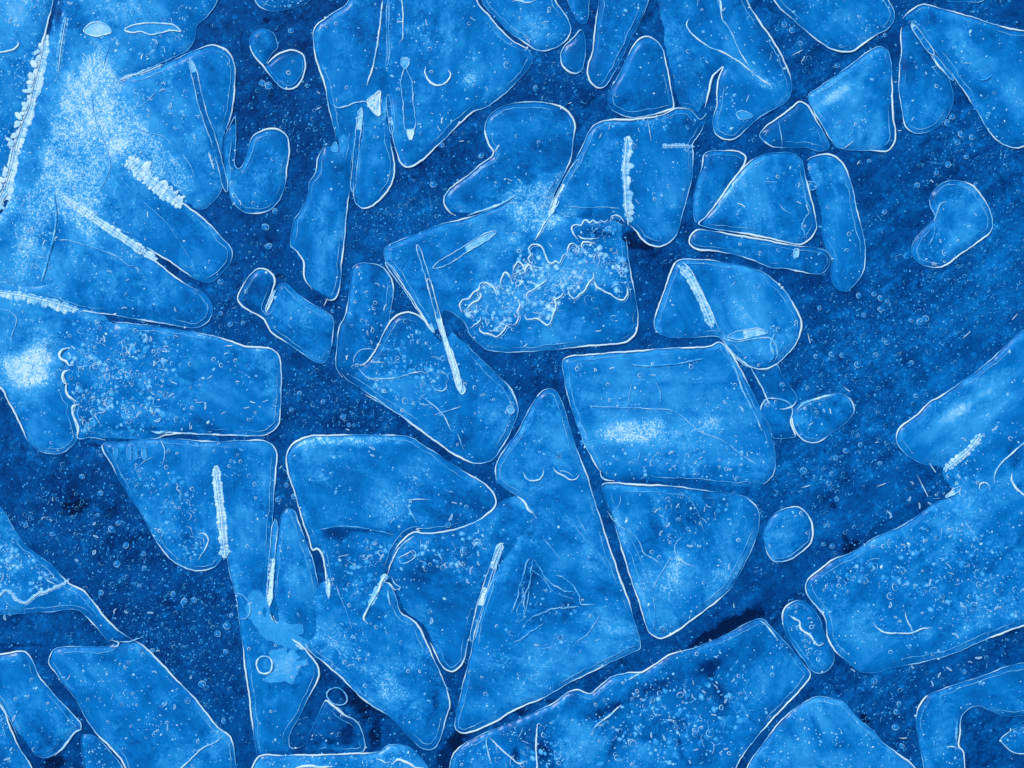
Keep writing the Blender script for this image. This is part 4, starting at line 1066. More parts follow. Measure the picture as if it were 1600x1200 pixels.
for q in ([(1060, 765), (1085, 790), (1100, 830)], [(960, 800), (990, 850), (1020, 930), (1024, 985)]):
    line('shield', q, .8, .58, name='inner_facet')
line('sleepy', [(940, 956), (928, 975), (918, 990), (900, 1002)], .7, .7)
line('sleepy', [(848, 840), (865, 860), (880, 880)], .7, .66)
line('sleepy', [(900, 805), (930, 855), (952, 890)], .7, .62)
line('sleepy', [(880, 800), (905, 830), (925, 860)], .7, .6)
line('pentagon', [(635, 781), (655, 780), (672, 780)], .9, .78)
line('pentagon', [(634, 786), (642, 800), (652, 818)], 1.2, .68)
line('pentagon', [(500, 828), (520, 823), (545, 822), (575, 826), (615, 835)], .9, .62)
line('pentagon', [(640, 834), (655, 829), (650, 826), (660, 826)], 1.6, .9)
line('bubbly', [(647, 838), (632, 848), (620, 862), (612, 878), (606, 896)], 1.3, .86)
line('bubbly', [(624, 872), (627, 880), (640, 877), (650, 868), (646, 860), (634, 866)], .9, .76, True, name='air_pocket')
line('stoop', [(606, 895), (597, 908), (590, 925), (580, 942), (572, 956), (569, 966), (575, 974)], 2.0, .86)
feather('stoop', [(604, 898), (595, 914), (588, 928), (580, 944)], 7, .8, 1, .6, gap=4, core=False, solid=.3)
line('stoop', [(600, 910), (608, 912), (618, 922)], 2.4, .86)
line('stoop', [(612, 900), (617, 912), (626, 918), (616, 922)], 1.0, .84, name='curl')
line('stoop', [(525, 912), (533, 935), (543, 958), (549, 980)], .7, .68)
line('stoop', [(606, 922), (608, 935), (610, 945)], 2.0, .76)
line('splotch', [(401, 1037), (404, 1029), (412, 1025), (421, 1027), (426, 1035), (424, 1047), (416, 1052), (406, 1049)], 1.6, .86, True, name='air_pocket')
line('splotch', [(412, 1060), (428, 1066), (446, 1065), (456, 1066), (466, 1052), (472, 1040), (480, 1036), (478, 1024), (470, 1024), (455, 1012), (440, 1012), (425, 1016), (422, 1028), (428, 1040), (424, 1052)], .3, .58, True, name='pale_splotch', fillv=.57, jag=2.2)
line('splotch', [(388, 930), (400, 920), (412, 930), (420, 950), (430, 970), (448, 972), (460, 978), (472, 976), (474, 988), (462, 996), (478, 1000), (484, 1008), (470, 1016), (446, 1010), (420, 1000), (400, 980), (385, 955)], .3, .54, True, name='pale_splotch', fillv=.53, jag=2.0)
line('splotch', [(366, 926), (380, 930), (390, 942), (391, 956), (384, 966), (376, 966)], 1.1, .74)
line('thumb', [(511, 1087), (514, 1078), (526, 1074), (538, 1081), (543, 1092), (540, 1099), (530, 1101), (518, 1097)], 1.3, .68, True, z=2.0, name='air_pocket')
line('thumb', [(511, 1095), (518, 1102), (530, 1108), (537, 1114)], 2.2, .8)
feather('splotch', [(424, 962), (428, 972), (440, 986), (456, 1001), (472, 1014)], 5, .94, .7, .7, gap=5, solid=.9)
line('bottomslab', [(462, 1199), (480, 1196), (500, 1198), (520, 1197)], 2.6, .88)
line('bottomslab', [(588, 1184), (596, 1187), (604, 1191), (610, 1190)], 1.6, .86)
line('bottomslab', [(614, 1193), (622, 1186), (630, 1188), (640, 1192), (650, 1199), (662, 1199)], 2.4, .9)
line('bottomslab', [(598, 1190), (600, 1204)], 1.6, .8) if False else None
line('waveslab', [(70, 900), (78, 908), (88, 913)], 1, .78)
line('waveslab', [(8, 938), (14, 944), (20, 948)], 1.2, .74)
line('parallelogram', [(344, 1144), (343, 1154), (333, 1161), (318, 1168), (304, 1180), (290, 1194), (276, 1206)], 1.2, .8)
line('parallelogram', [(172, 1000), (186, 1004), (184, 1009), (174, 1010)], 1.4, .86, name='air_pocket')
line('parallelogram', [(186, 1002), (202, 1003), (212, 999), (224, 995)], 1.3, .72)
line('hooked', [(128, 1139), (119, 1143), (110, 1154), (98, 1169), (86, 1180)], 2.0, .86)
line('bigright', [(1363, 972), (1370, 981), (1384, 988), (1404, 989), (1426, 988), (1440, 982), (1455, 980)], 1.4, .86)
line('bigright', [(1413, 954), (1416, 968), (1422, 978), (1426, 992)], 1.4, .82)
line('bigright', [(1553, 754), (1553, 742), (1560, 728), (1574, 714), (1592, 698), (1612, 684)], 1.5, .8)
line('bigright', [(1580, 738), (1580, 750), (1588, 764), (1600, 774), (1616, 782)], 1.9, .88)
line('bigright', [(1529, 764), (1531, 756), (1538, 754), (1545, 760), (1546, 766)], 1.4, .86, name='air_pocket')
line('bigright', [(1552, 1012), (1554, 1014)], .5, .6) if False else None
channel('bigright', [(1478, 776), (1488, 770), (1501, 761)], 8, .78, .6, (0, .5, .8))
line('bigright', [(1480, 776), (1487, 784), (1500, 800), (1512, 822), (1530, 848)], 1.6, .6)
line('squiggle', [(1232, 961), (1240, 966), (1249, 971), (1250, 980), (1258, 988), (1266, 993), (1272, 1003), (1279, 1008), (1286, 1004)], 2.0, .9)
line('bottommid', [(840, 1130), (838, 1150), (838, 1175), (840, 1210)], 1.7, .88)
line('bottommid', [(838, 1133), (842, 1130), (846, 1134)], 1.8, .88)
line('bottommid', [(762, 1150), (760, 1162), (763, 1176), (767, 1190), (764, 1186)], 1.3, .72)
line('bottommid', [(763, 1150), (775, 1162), (790, 1176), (806, 1190)], 1.3, .84)
line('bottommid', [(800, 1180), (806, 1190), (814, 1192), (820, 1188)], 1.6, .86)
line('bottommid', [(1005, 1050), (990, 1057), (982, 1062)], 1.8, .8)
line('bottommid', [(970, 1100), (955, 1115), (935, 1130), (925, 1142)], 1.6, .8)
line('bottommid', [(1186, 968), (1196, 976), (1216, 1000)], 1.6, .76)
line('hollow', [(1478, 1166), (1490, 1166), (1500, 1170)], 2.0, .86)
line('hollow', [(1495, 1120), (1494, 1145), (1493, 1162)], 2.2, .62)
line('pill', [(1244, 640), (1258, 630), (1280, 622), (1306, 616)], 2.6, .72)
line('pill', [(1266, 633), (1268, 650), (1262, 672), (1256, 678)], .8, .64)
line('bean', [(1465, 330), (1460, 345), (1470, 318), (1478, 316)], 1.2, .72)
line('bean', [(1460, 348), (1459, 366), (1450, 384)], 1.6, .62)
line('ghost', [(1197, 622), (1214, 623), (1228, 627), (1239, 636)], 1.2, .72)
line('rightpane', [(1525, 124), (1540, 125), (1552, 114)], 1.8, .6)
line('rightpane', [(1500, 99), (1508, 99), (1516, 100)], .9, .78)
line('sail', [(1302, 200), (1308, 192), (1314, 188)], .9, .78)
line('trapezoid', [(1256, 300), (1262, 330), (1254, 350), (1258, 378)], 1.2, .66, jag=2.2)
line('trapezoid', [(1217, 318), (1224, 328), (1238, 336)], .7, .66)
line('bar', [(1241, 390), (1247, 389), (1246, 402), (1241, 401)], 1.2, .8, True, name='air_pocket', fillv=.7)
line('stocking', [(1260, 290), (1264, 284), (1272, 285), (1277, 291), (1272, 297), (1264, 296)], 1, .68, True, name='air_pocket')
line('topbowl', [(800, 3), (812, 2), (822, 5), (836, 2)], 1.6, .86)
line('tongue', [(560, 230), (565, 260), (570, 300)], .8, .6) if False else None


def worm(mb, x, y, z, L, w, rot, bend, val):
    k = np.linspace(-.5, .5, 5)
    a = rot + bend * k
    step = L / 4
    px, py = x + np.cumsum(np.cos(a) * step) - step * 2.5 * math.cos(rot), y + np.cumsum(np.sin(a) * step) - step * 2.5 * math.sin(rot)
    mb.tube(np.stack([px, py], 1), z, w * np.array([.7, 1, .85, .9, .6]), val, 4)


def crust(key, poly, n, size, val, elong=1.4, ang=None, rings=.12):
    """a patch crusted with small pale lumps and loops, too many to count"""
    s = SHARDS[key]
    P = np.array(poly, float)
    c = np.stack([rng.uniform(P[:, 0].min(), P[:, 0].max(), n * 4), rng.uniform(P[:, 1].min(), P[:, 1].max(), n * 4)], 1)
    d = seg_dist(P, c)
    n = int(n * 1.35)
    c = c[inside(P, c) & (np.sin(c[:, 0] * .09 + c[:, 1] * .05) + np.cos(c[:, 1] * .11 - c[:, 0] * .04) + rng.normal(0, .8, len(c)) > -.5) & (rng.uniform(0, 14, len(c)) < d + 2)][:n]
    z = top(c)
    mb = MB()
    for (x, y), zz in zip(c, z):
        r = size * (.22 + 1.5 * random.random() ** 4)
        a = random.uniform(0, 3.14) if ang is None else math.radians(ang) + random.uniform(-.5, .5)
        e = random.uniform(1, elong)
        if random.random() < rings:
            mb.ring(x, y, zz + .25, r * e, r, a, random.uniform(.35, .65), val + random.uniform(.0, .26), 8)
        elif random.random() < .25:
            worm(mb, x, y, zz + .2, r * random.uniform(2, 5), random.uniform(.4, .75), a, random.uniform(-1.6, 1.6), val + random.uniform(.0, .30))
        else:
            mb.bead(x, y, zz - .1, r * e, r, a, .5, val - .12 + random.uniform(-.06, .08), val - .04 + random.uniform(-.06, .3), 7)
    mb.build('frost_crust', s.obj, s.org, True)


crust('fernpane', [(718, 485), (735, 462), (760, 440), (790, 425), (828, 384), (850, 400), (865, 412), (890, 382), (915, 380), (975, 385), (985, 440), (975, 468), (950, 458), (925, 448), (905, 462), (882, 470), (860, 508), (820, 498), (800, 508), (770, 526), (745, 510)], 750, 3.2, .66)
crust('fernpane', [(893, 354), (975, 344), (978, 372), (905, 372)], 60, 3, .55)
crust('slate', [(104, 545), (150, 530), (230, 535), (270, 580), (260, 650), (200, 665), (125, 660), (108, 600)], 480, 3.0, .60, 1.6)
crust('slate', [(125, 645), (220, 648), (250, 672), (240, 682), (125, 680)], 80, 3.0, .56, 1.8, 90)
crust('slate', [(110, 495), (260, 505), (320, 540), (280, 600), (200, 560), (120, 530)], 160, 2.6, .54, 1.8)
crust('boot', [(556, 566), (600, 530), (640, 500), (680, 530), (715, 590), (700, 640), (660, 640), (600, 620), (565, 600)], 260, 2.8, .56)
crust('bibpane', [(190, 735), (280, 735), (320, 800), (325, 870), (290, 880), (250, 845)], 200, 2.6, .56)
crust('waveslab', [(-20, 800), (30, 850), (100, 910), (60, 925), (20, 920), (-20, 925)], 300, 2.6, .58)
crust('bottommid', [(930, 1120), (1000, 1080), (1060, 1060), (1150, 1050), (1200, 1080), (1150, 1160), (1060, 1200), (920, 1200)], 330, 2.8, .55, 1.8)
crust('bottommid', [(740, 1165), (830, 1125), (910, 1120), (910, 1200), (740, 1200)], 130, 2.6, .54)
crust('bigright', [(1290, 890), (1400, 830), (1470, 800), (1600, 880), (1600, 970), (1460, 985), (1440, 930), (1340, 920)], 420, 2.8, .56, 1.6)
crust('bigright', [(1440, 770), (1500, 735), (1540, 760), (1500, 800)], 60, 2.8, .56)
crust('pentagon', [(515, 838), (560, 835), (615, 845), (600, 900), (560, 935), (520, 920)], 130, 2.8, .57)
crust('bubbly', [(620, 850), (770, 815), (770, 860), (720, 900), (640, 890)], 170, 2.6, .57)
crust('square', [(900, 690), (1100, 680), (1190, 700), (1200, 740), (1100, 752), (960, 745)], 190, 2.4, .57)
crust('squiggle', [(1228, 965), (1250, 975), (1285, 1005), (1298, 1035), (1270, 1045), (1245, 1005)], 46, 2.6, .58, 1.2, None, .6)
crust('frosty', [(100, 0), (330, 0), (300, 60), (190, 120), (170, 40)], 150, 2.2, .56, 1.8)
crust('frosty', [(20, 300), (100, 280), (90, 440), (0, 450)], 160, 2.4, .58, 1.8)
crust('hood', [(200, 140), (300, 120), (330, 250), (250, 200)], 60, 2.2, .56, 2)
crust('stoop', [(500, 960), (560, 970), (600, 1060), (540, 1050)], 130, 2.2, .6)
crust('pentagon', [(590, 780), (650, 730), (670, 790), (620, 830)], 110, 2.0, .6)
crust('spinepane', [(930, 192), (1060, 175), (1090, 190), (1060, 205), (940, 205)], 70, 2.0, .55)
crust('shield', [(1010, 770), (1150, 780), (1180, 830), (1090, 860), (1020, 830)], 90, 2.2, .56)
crust('sleepy', [(780, 860), (960, 930), (950, 1010), (820, 1080), (740, 1110)], 120, 2.0, .55, 2)

# ------------------------------------------------------------------ the dark sheet that holds everything
xs = np.concatenate([-np.geomspace(9000, 60, 16), np.arange(-40, W + 41, 8.0), W + np.geomspace(60, 9000, 16)])
ys = np.concatenate([-np.geomspace(9000, 60, 16), np.arange(-40, H + 41, 8.0), H + np.geomspace(60, 9000, 16)])
GX, GY = np.meshgrid(xs, ys)
sp = np.stack([GX.ravel(), GY.ravel()], 1)
nx, ny = len(xs), len(ys)
sz = 0.35 * (np.sin(sp[:, 0] * .021) * np.cos(sp[:, 1] * .017) + .5 * np.sin(sp[:, 0] * .05 + sp[:, 1] * .043)) - .5
MURK = [(118, 795, 30, 10, -20, .8), (95, 770, 40, 24, 0, .45), (170, 920, 40, 60, 0, .2), (990, 372, 14, 12, 30, 1.1), (1000, 382, 24, 7, 10, .9), (1130, 985, 48, 8, -25, .8), (1100, 1000, 22, 7, -25, .7),
        (1165, 970, 22, 6, -25, 1.0), (1302, 790, 8, 6, 20, 1.0), (1330, 855, 18, 9, -20, 1.0), (1320, 838, 6, 8, 0, .8), (1290, 706, 6, 6, 0, .8), (712, 1165, 14, 26, 30, 1.1), (700, 1190, 20, 16, 0, .9), (555, 1095, 34, 16, 40, .9),
        (600, 1110, 20, 10, 40, .7), (585, 1150, 14, 24, 0, .8), (1352, 1124, 5, 12, -40, 1.1), (85, 1192, 26, 10, -10, 1.0), (815, 1113, 10, 8, 0, .9), (860, 1095, 12, 6, -20, .9), (1482, 493, 6, 4, 0, .9), (1408, 550, 14, 4, 0, .8), (1500, 450, 40, 5, -35, .6),
        (1338, 592, 8, 5, 0, .6), (440, 432, 10, 4, 10, .9), (416, 32, 8, 6, -20, 1.0), (460, 180, 14, 20, 0, .5), (380, 50, 10, 14, 0, .5), (1015, 25, 14, 30, 0, .45), (145, 695, 24, 6, 5, .7), (420, 378, 20, 12, 0, .5), (1240, 95, 20, 12, -20, .5),
        (1150, 990, 60, 20, -25, .4), (60, 985, 70, 10, 0, .3), (30, 1008, 60, 4, 0, .6), (1245, 930, 10, 4, 60, .8), (1530, 1125, 40, 5, 0, .5), (1540, 1165, 40, 4, 0, .5), (1480, 1030, 16, 6, 0, .3), (1310, 1040, 20, 8, 0, .4), (830, 600, 24, 20, 0, .3), (640, 640, 60, 20, 30, .25), (440, 900, 8, 60, 0, .3), (1380, 800, 40, 8, -30, .3), (1170, 950, 40, 10, -30, .4), (640, 470, 20, 10, 60, .3)]
LITE = [(1380, 600, 260, 130, -30, .04), (1520, 330, 120, 160, 0, .035), (230, 930, 150, 130, 0, -.05), (445, 150, 60, 120, 0, -.07), (130, 780, 110, 80, 0, -.05), (620, 650, 130, 50, 20, -.035), (850, 590, 50, 40, 0, -.04), (700, 250, 120, 40, -30, -.02), (1150, 960, 90, 30, -30, -.03), (1010, 450, 40, 60, 0, -.02), (1400, 620, 200, 80, -35, .05), (1300, 540, 80, 40, 0, .03), (100, 1000, 100, 12, 0, .06), (1380, 780, 120, 20, -32, .06), (1560, 470, 60, 40, 0, .05), (250, 900, 80, 60, 0, .03), (60, 760, 40, 60, 0, .02), (560, 620, 60, 30, 0, .02), (1480, 1100, 80, 40, 0, .04)]
wgt = 1 / (1 + np.exp(-(sp[:, 0] - 850) / 160))
ang = np.radians(-38) * wgt
cx, cy = sp[:, 0] * MM, sp[:, 1] * MM
a0 = np.radians(-36)
right = sp[:, 0] > -1e9
grain_r = np.stack([cx * math.cos(a0) + cy * math.sin(a0), -cx * math.sin(a0) + cy * math.cos(a0), np.zeros(len(cx))], 1)
attrs = dict(tint=.262 + blobs(sp, LITE) + 0.02 * np.sin(sp[:, 0] * .006 + 1) * np.cos(sp[:, 1] * .008),
             frost=blobs(sp, [(1225, 600, 20, 30, -35, .35), (40, 1010, 50, 4, 0, .2), (1500, 440, 60, 30, -30, .12), (640, 350, 60, 40, 0, .12), (640, 655, 90, 30, 20, .12)]),
             bubbly=.18 + blobs(sp, [(500, 640, 70, 40, 0, .3), (640, 340, 80, 40, 0, .2), (250, 950, 120, 120, 0, .15), (1500, 450, 100, 60, 0, .2), (860, 130, 60, 40, 0, .15), (80, 800, 60, 60, 0, .1)]),
             murk=np.clip(blobs(sp, MURK), 0, 1.2), grain=grain_r, flow=.15 + .85 * wgt)
ff = [(j * nx + i, (j + 1) * nx + i, (j + 1) * nx + i + 1, j * nx + i + 1) for j in range(ny - 1) for i in range(nx - 1)]
sheet_me = make_mesh('ice_sheet', np.column_stack([wx(sp), sz * MM]).tolist(), ff, attrs, M_SHEET)
sheet = link('ice_sheet', sheet_me)
sheet['kind'] = 'structure'
sheet['label'] = 'sheet of dark blue ice that holds all the shards'

# ------------------------------------------------------------------ bubbles
owner = np.full((600, 800), -1, int)          # which shard lies at each 2 mm cell
keys = list(SHARDS)
for i, k in sorted(enumerate(keys), key=lambda q: SHARDS[q[1]].h):
    s = SHARDS[k]
    lo = np.clip(s.poly.min(0), 0, [W - 1, H - 1]) // 2
    hi = np.clip(s.poly.max(0), 0, [W - 1, H - 1]) // 2
    yy, xx = np.mgrid[int(lo[1]):int(hi[1]) + 1, int(lo[0]):int(hi[0]) + 1]
    m = inside(s.poly, np.stack([xx.ravel() * 2.0 + 1, yy.ravel() * 2.0 + 1], 1)).reshape(xx.shape)
    owner[yy[m], xx[m]] = i


def who(x, y):
    if not (0 <= x < W and 0 <= y < H):
        return -2
    return owner[int(y) // 2, int(x) // 2]


# shared meshes for the bubbles one can pick out singly
PROTO = {}
for k in range(3):
    mb = MB()
    e = (1.0, .82, .9)[k]
    mb.ring(W / 2, H / 2, .5, 4, 4 * e, 0, .55, .66, 12)
    mb.bead(W / 2, H / 2, .1, 3.6, 3.6 * e, 0, 1.0, .34, .44, 10)
    mb.bead(W / 2 - 1.2, H / 2 - 1.2, .9, .8, .6, .7, .6, .9, seg=5)
    PROTO['ring', k] = mb
for k in range(6):
    mb = MB()
    L = (9, 11, 8, 6, 10, 7)[k]
    p, _ = spline([(W / 2 - L / 2, H / 2), (W / 2, H / 2 + (1, -2, 1, .4, 0, -.6)[k]), (W / 2 + L / 2, H / 2 + (0, .5, -1, .3, 1.5, -1.5)[k])], False, 1.6)
    n = len(p)
    t = np.gradient(p, axis=0)
    t /= np.linalg.norm(t, axis=1)[:, None]
    nr = np.stack([-t[:, 1], t[:, 0]], 1)
    wd = (1.2, 1.0, 1.5, 1.7, .9, 1.1)[k] * np.sqrt(np.clip(np.minimum(np.arange(n), np.arange(n)[::-1]) / 2, .05, 1))
    mb.strip(p + nr * wd[:, None], p - nr * wd[:, None], .5, .56)
    mb.tube(np.vstack([p + nr * wd[:, None], (p - nr * wd[:, None])[::-1]]), .7, .5, .84, 4, .8, True)
    PROTO['worm', k] = mb
PM = {}
for (kind, k), mb in PROTO.items():
    v = np.array(mb.v)
    PM[kind, k] = make_mesh('air_bubble' if kind == 'ring' else 'bubble_worm', np.column_stack([wx(v[:, :2]), v[:, 2] * MM]).tolist(), mb.f, {'val': mb.a}, M_EDGE)


def single(kind, x, y, scale, rot):
    i = who(x, y)
    if i == -2:
        return
    me = PM[kind, random.randrange(3 if kind == 'ring' else 6)]
    if i >= 0:
        s = SHARDS[keys[i]]
        z, par, org = surf(s, [(x, y)])[0][0], s.obj, s.org
    else:
        z, par, org = 0.0, sheet, np.zeros(2)
    w = wx((x, y)) - org
    o = link('air_bubble' if kind == 'ring' else 'bubble_worm', me, par, (w[0], w[1], z * MM))
    o.scale = (scale, scale, 1)
    o.rotation_euler = (0, 0, rot)


# bubbles large enough to pick out, where the ice shows them
SEEN = [(420, 134, 1.3), (793, 102, 1.3), (837, 137, .9), (990, 229, 1.0), (842, 223, .8), (677, 288, 1.1), (752, 243, 1.0), (690, 227, 1.0), (1271, 290, 1.6), (1358, 252, .8), (1382, 331, 1.0), (1376, 466, 1.1), (1342, 462, 1.0), (1366, 459, 1.0),
        (1386, 470, .8), (1376, 483, 1.1), (1280, 481, .9), (1349, 493, .9), (1437, 503, 1.2), (1446, 498, 1.2), (1424, 500, .8), (1424, 567, .9), (1386, 535, 1.0), (1368, 555, 1.0), (1380, 530, .7), (1340, 570, 1.2), (1300, 553, 1.1), (1275, 557, .9), (1316, 555, .9),
        (1255, 736, 1.2), (1295, 754, 1.0), (1300, 740, .8), (1305, 715, 1.0), (1322, 704, 1.0), (1345, 695, .9), (1340, 680, .8), (1375, 725, .9), (1432, 618, 1.0), (1307, 780, .9), (1293, 822, .9), (1300, 853, .9), (1287, 850, .8), (1409, 1166, 1.0), (1366, 1064, 1.1), (1399, 1136, 1.2),
        (1401, 1112, 1.0), (1405, 1100, 1.0), (1507, 1050, .8), (1471, 931, .9), (1409, 891, 1.2), (1350, 907, 1.2), (1391, 931, 1.3), (1463, 840, .8), (1520, 945, 1.0), (1560, 948, .9), (316, 1069, 1.3), (355, 978, 1.3), (340, 990, 1.1), (353, 1019, .9), (303, 938, 1.0), (271, 928, 1.0),
        (288, 940, 1.2), (350, 1127, 1.0), (294, 1094, 1.1), (218, 916, .8), (158, 926, 1.0), (190, 1100, .7), (362, 962, .9), (238, 1017, .9), (221, 1016, .9), (200, 1035, .8), (157, 712, .7), (264, 706, .9), (128, 745, 1.0), (157, 771, 1.0), (174, 827, 1.2), (153, 805, .7), (185, 817, 1.0), (40, 820, 1.0),
        (82, 834, .9), (197, 852, 1.1), (183, 881, 1.2), (224, 865, .9), (226, 888, .9), (112, 590, .8), (235, 608, .8), (258, 615, 1.0), (201, 658, 1.1), (277, 655, 1.0), (156, 512, .9), (224, 502, .7), (305, 456, .9), (198, 460, .7), (872, 712, 1.0), (1063, 775, 1.0), (1047, 837, .9), (1060, 812, .9), (1074, 827, .8),
        (1022, 797, .9), (1152, 748, .9), (1034, 983, 1.0), (874, 995, .8), (945, 1093, .7), (993, 1085, .8), (988, 1092, .7), (1019, 1092, 1.0), (1109, 1145, 1.4), (1086, 1146, 1.1), (1055, 1135, 1.0), (1157, 1084, .8), (990, 1059, .7), (735, 1050, .8), (671, 955, .9), (729, 792, .8), (700, 820, 1.0), (576, 855, 1.0),
        (520, 486, .7), (612, 487, .7), (430, 330, 1.0), (415, 355, 1.3), (420, 385, 1.2), (345, 440, 1.1), (360, 506, 1.0), (345, 490, .8), (380, 505, .8), (452, 738, 1.1), (435, 780, 1.1), (460, 776, 1.1), (447, 758, .9), (468, 615, .9), (536, 651, 1.0), (505, 628, .8), (545, 664, .8), (455, 640, .8),
        (1250, 68, 1.0), (1225, 38, 1.1), (1238, 47, 1.1), (1308, 102, .9), (1480, 192, 1.1), (1488, 182, 1.0), (1502, 210, 1.2), (1496, 222, 1.0), (1519, 214, 1.1), (1481, 257, 1.1), (1510, 245, .9), (1463, 270, .9), (1525, 288, .8), (1433, 290, 1.0), (1427, 35, .7), (1383, 55, .8), (1553, 145, .7), (1322, 392, .9),
        (1216, 515, 1.0), (1262, 607, .8), (1222, 602, .9), (1275, 645, .9), (480, 134, .8), (455, 48, 1.0), (410, 130, 1.2)]
for x, y, sc in SEEN:
    single('ring', x, y, sc * 1.05, random.uniform(0, 6.28))
WORMS = [(1118, 1073, 1.2, 50), (1069, 1080, 1.2, 80), (1083, 1066, .9, 70), (1115, 1116, 1.2, 5), (1047, 1125, 1.3, 25), (1018, 1148, 1.2, 85), (1037, 1153, 1.2, 75), (998, 1135, 1.0, 80), (1100, 1080, 1.2, 40), (1134, 1095, 1.2, -50), (1145, 1062, 1.3, -55), (1087, 1170, 1.2, -15), (1134, 1170, 1.2, -5), (1125, 1177, .9, 70), (1077, 1190, 1.3, 80),
         (938, 1132, 1.3, -15), (925, 1145, 1.0, -40), (935, 1157, 1.0, -60), (983, 1155, 1.1, 60), (268, 617, 1.5, -45), (238, 641, 1.3, 65), (218, 648, 1.1, -45), (247, 656, 1.5, -15), (202, 630, .8, 0), (322, 634, 1.6, 85), (228, 528, 1.2, 85), (236, 530, 1.2, -70), (218, 549, 1.0, 20), (258, 562, 1.3, 20), (168, 578, 1.1, -60), (197, 581, 1.2, -10), (260, 541, 1.0, -15),
         (147, 818, 1.4, -50), (150, 838, 1.1, 10), (147, 863, 1.4, -60), (120, 875, 1.1, 20), (68, 810, 1.0, -30), (80, 812, .9, 20), (83, 780, .9, 85), (235, 957, 1.2, -10), (180, 955, 1.0, -70), (197, 956, .9, 50), (247, 1017, 1.1, -10), (298, 1058, 1.2, -70), (273, 1104, 1.3, -70), (263, 1138, 1.0, -70), (242, 1050, 1.0, 15), (206, 1134, .8, -60),
         (1443, 845, 1.2, -70), (1390, 805, 1.3, 80), (1422, 780, 1.2, -60), (1437, 790, 1.1, 70), (1452, 787, 1.4, 40), (1426, 755, 1.0, 60), (1497, 745, 1.2, 70), (1511, 735, 1.3, 60), (1480, 745, 1.1, 70), (1505, 687, 1.0, 30), (1553, 669, 1.4, -40), (1537, 680, 1.1, 80), (1424, 755, .9, 50), (1410, 850, 1.0, 0), (1387, 799, 1.0, 50), (1503, 945, 1.5, 55), (1558, 950, 1.1, -20),
         (1390, 945, 1.2, -70), (1492, 993, 1.3, 30), (1405, 970, 1.0, -10), (1440, 957, 1.1, -20), (1452, 910, 1.1, -80), (1529, 1027, 1.4, -5), (1516, 1035, 1.0, 10), (1483, 1045, 1.1, 30), (1467, 1055, 1.0, -70), (1457, 1068, 1.1, 60), (1426, 1042, .9, 60), (1333, 1047, 1.0, 20),
         (1078, 852, 1.2, 5), (1092, 854, 1.2, 10), (1058, 790, 1.1, -60), (1043, 820, 1.1, -50), (1033, 833, 1.0, -65), (1140, 733, 1.2, 10), (1132, 628, 1.0, 60), (1160, 640, 1.0, 60), (1048, 707, 1.0, -40), (1085, 740, .9, -10), (582, 700, 1.2, 20), (582, 712, 1.1, 30), (704, 808, 1.3, -60), (710, 785, 1.2, 5), (705, 768, .9, 0), (578, 870, 1.3, -35), (596, 870, 1.2, -70), (586, 850, 1.0, -10),
         (748, 865, 1.3, 80), (748, 880, 1.0, 60), (737, 890, 1.5, -80), (720, 880, 1.3, 50), (674, 970, 1.3, -70), (731, 908, 1.2, 60), (838, 1008, 1.2, 20), (921, 962, 1.2, -75), (870, 957, 1.0, -60), (920, 870, .8, 60), (530, 480, .6, 40), (548, 490, .7, 40), (590, 445, 1.0, 30), (600, 448, 1.0, 50), (572, 456, 1.0, -30), (575, 520, .9, 80), (580, 535, .9, 60), (582, 512, 1.0, 60),
         (255, 142, 1.2, -20), (266, 166, 1.3, -50), (232, 173, 1.2, 60), (243, 66, 1.2, 40), (267, 178, 1.0, 5), (288, 180, 1.0, 60), (305, 215, 1.0, 55), (177, 62, .9, 40), (18, 33, 1.1, -75), (55, 12, .8, -20), (110, 5, 1.3, 15), (200, 438, 1.1, 0), (215, 422, 1.2, 55), (172, 425, 1.1, 10), (195, 482, 1.1, -5), (275, 484, 1.2, 65), (37, 487, .8, 80), (22, 1122, 1.2, -70), (18, 1170, 1.1, -50), (12, 1185, 1.2, -20), (8, 965, 1.2, 80), (15, 960, 1.0, 50)]
for x, y, sc, a in WORMS:
    single('worm', x, y, sc * random.uniform(.6, .95), -math.radians(a) + random.uniform(-.1, .1))

# needles: short bright scratches frozen in the sheet
NEED = [(1238, 86, 1254, 78), (1252, 96, 1258, 88), (1318, 232, 1333, 221), (798, 432, 818, 420), (493, 172, 502, 167), (495, 143, 500, 146), (1405, 1153, 1417, 1153), (1367, 692, 1372, 690), (506, 478, 512, 466), (1396, 128, 1401, 128), (1402, 204, 1408, 204), (1433, 742, 1450, 776), (1450, 720, 1462, 738), (1318, 604, 1328, 612),
        (1262, 665, 1270, 660), (1146, 942, 1147, 950), (1108, 998, 1112, 1001), (437, 732, 441, 727), (540, 670, 546, 672), (1262, 520, 1266, 536), (1370, 760, 1384, 755), (1339, 257, 1343, 251), (1454, 280, 1458, 285), (1252, 762, 1266, 758), (888, 162, 893, 160), (717, 221, 725, 220), (1581, 500, 1590, 490), (1505, 528, 1516, 518), (1062, 1014, 1066, 1020), (1108, 1000, 1111, 1005)]
for x1, y1, x2, y2 in NEED:
    i = who((x1 + x2) / 2, (y1 + y2) / 2)
    mb = MB()
    if i >= 0:
        s = SHARDS[keys[i]]
        z, par, org = surf(s, [((x1 + x2) / 2, (y1 + y2) / 2)])[0][0] + .5, s.obj, s.org
    else:
        z, par, org = .6, sheet, (0, 0)
    mb.tube(np.array([(x1, y1), ((x1 + x2) / 2, (y1 + y2) / 2 + .4), (x2, y2)]), z, [.5, .95, .5], .84, 4)
    mb.build('ice_needle', par, org)

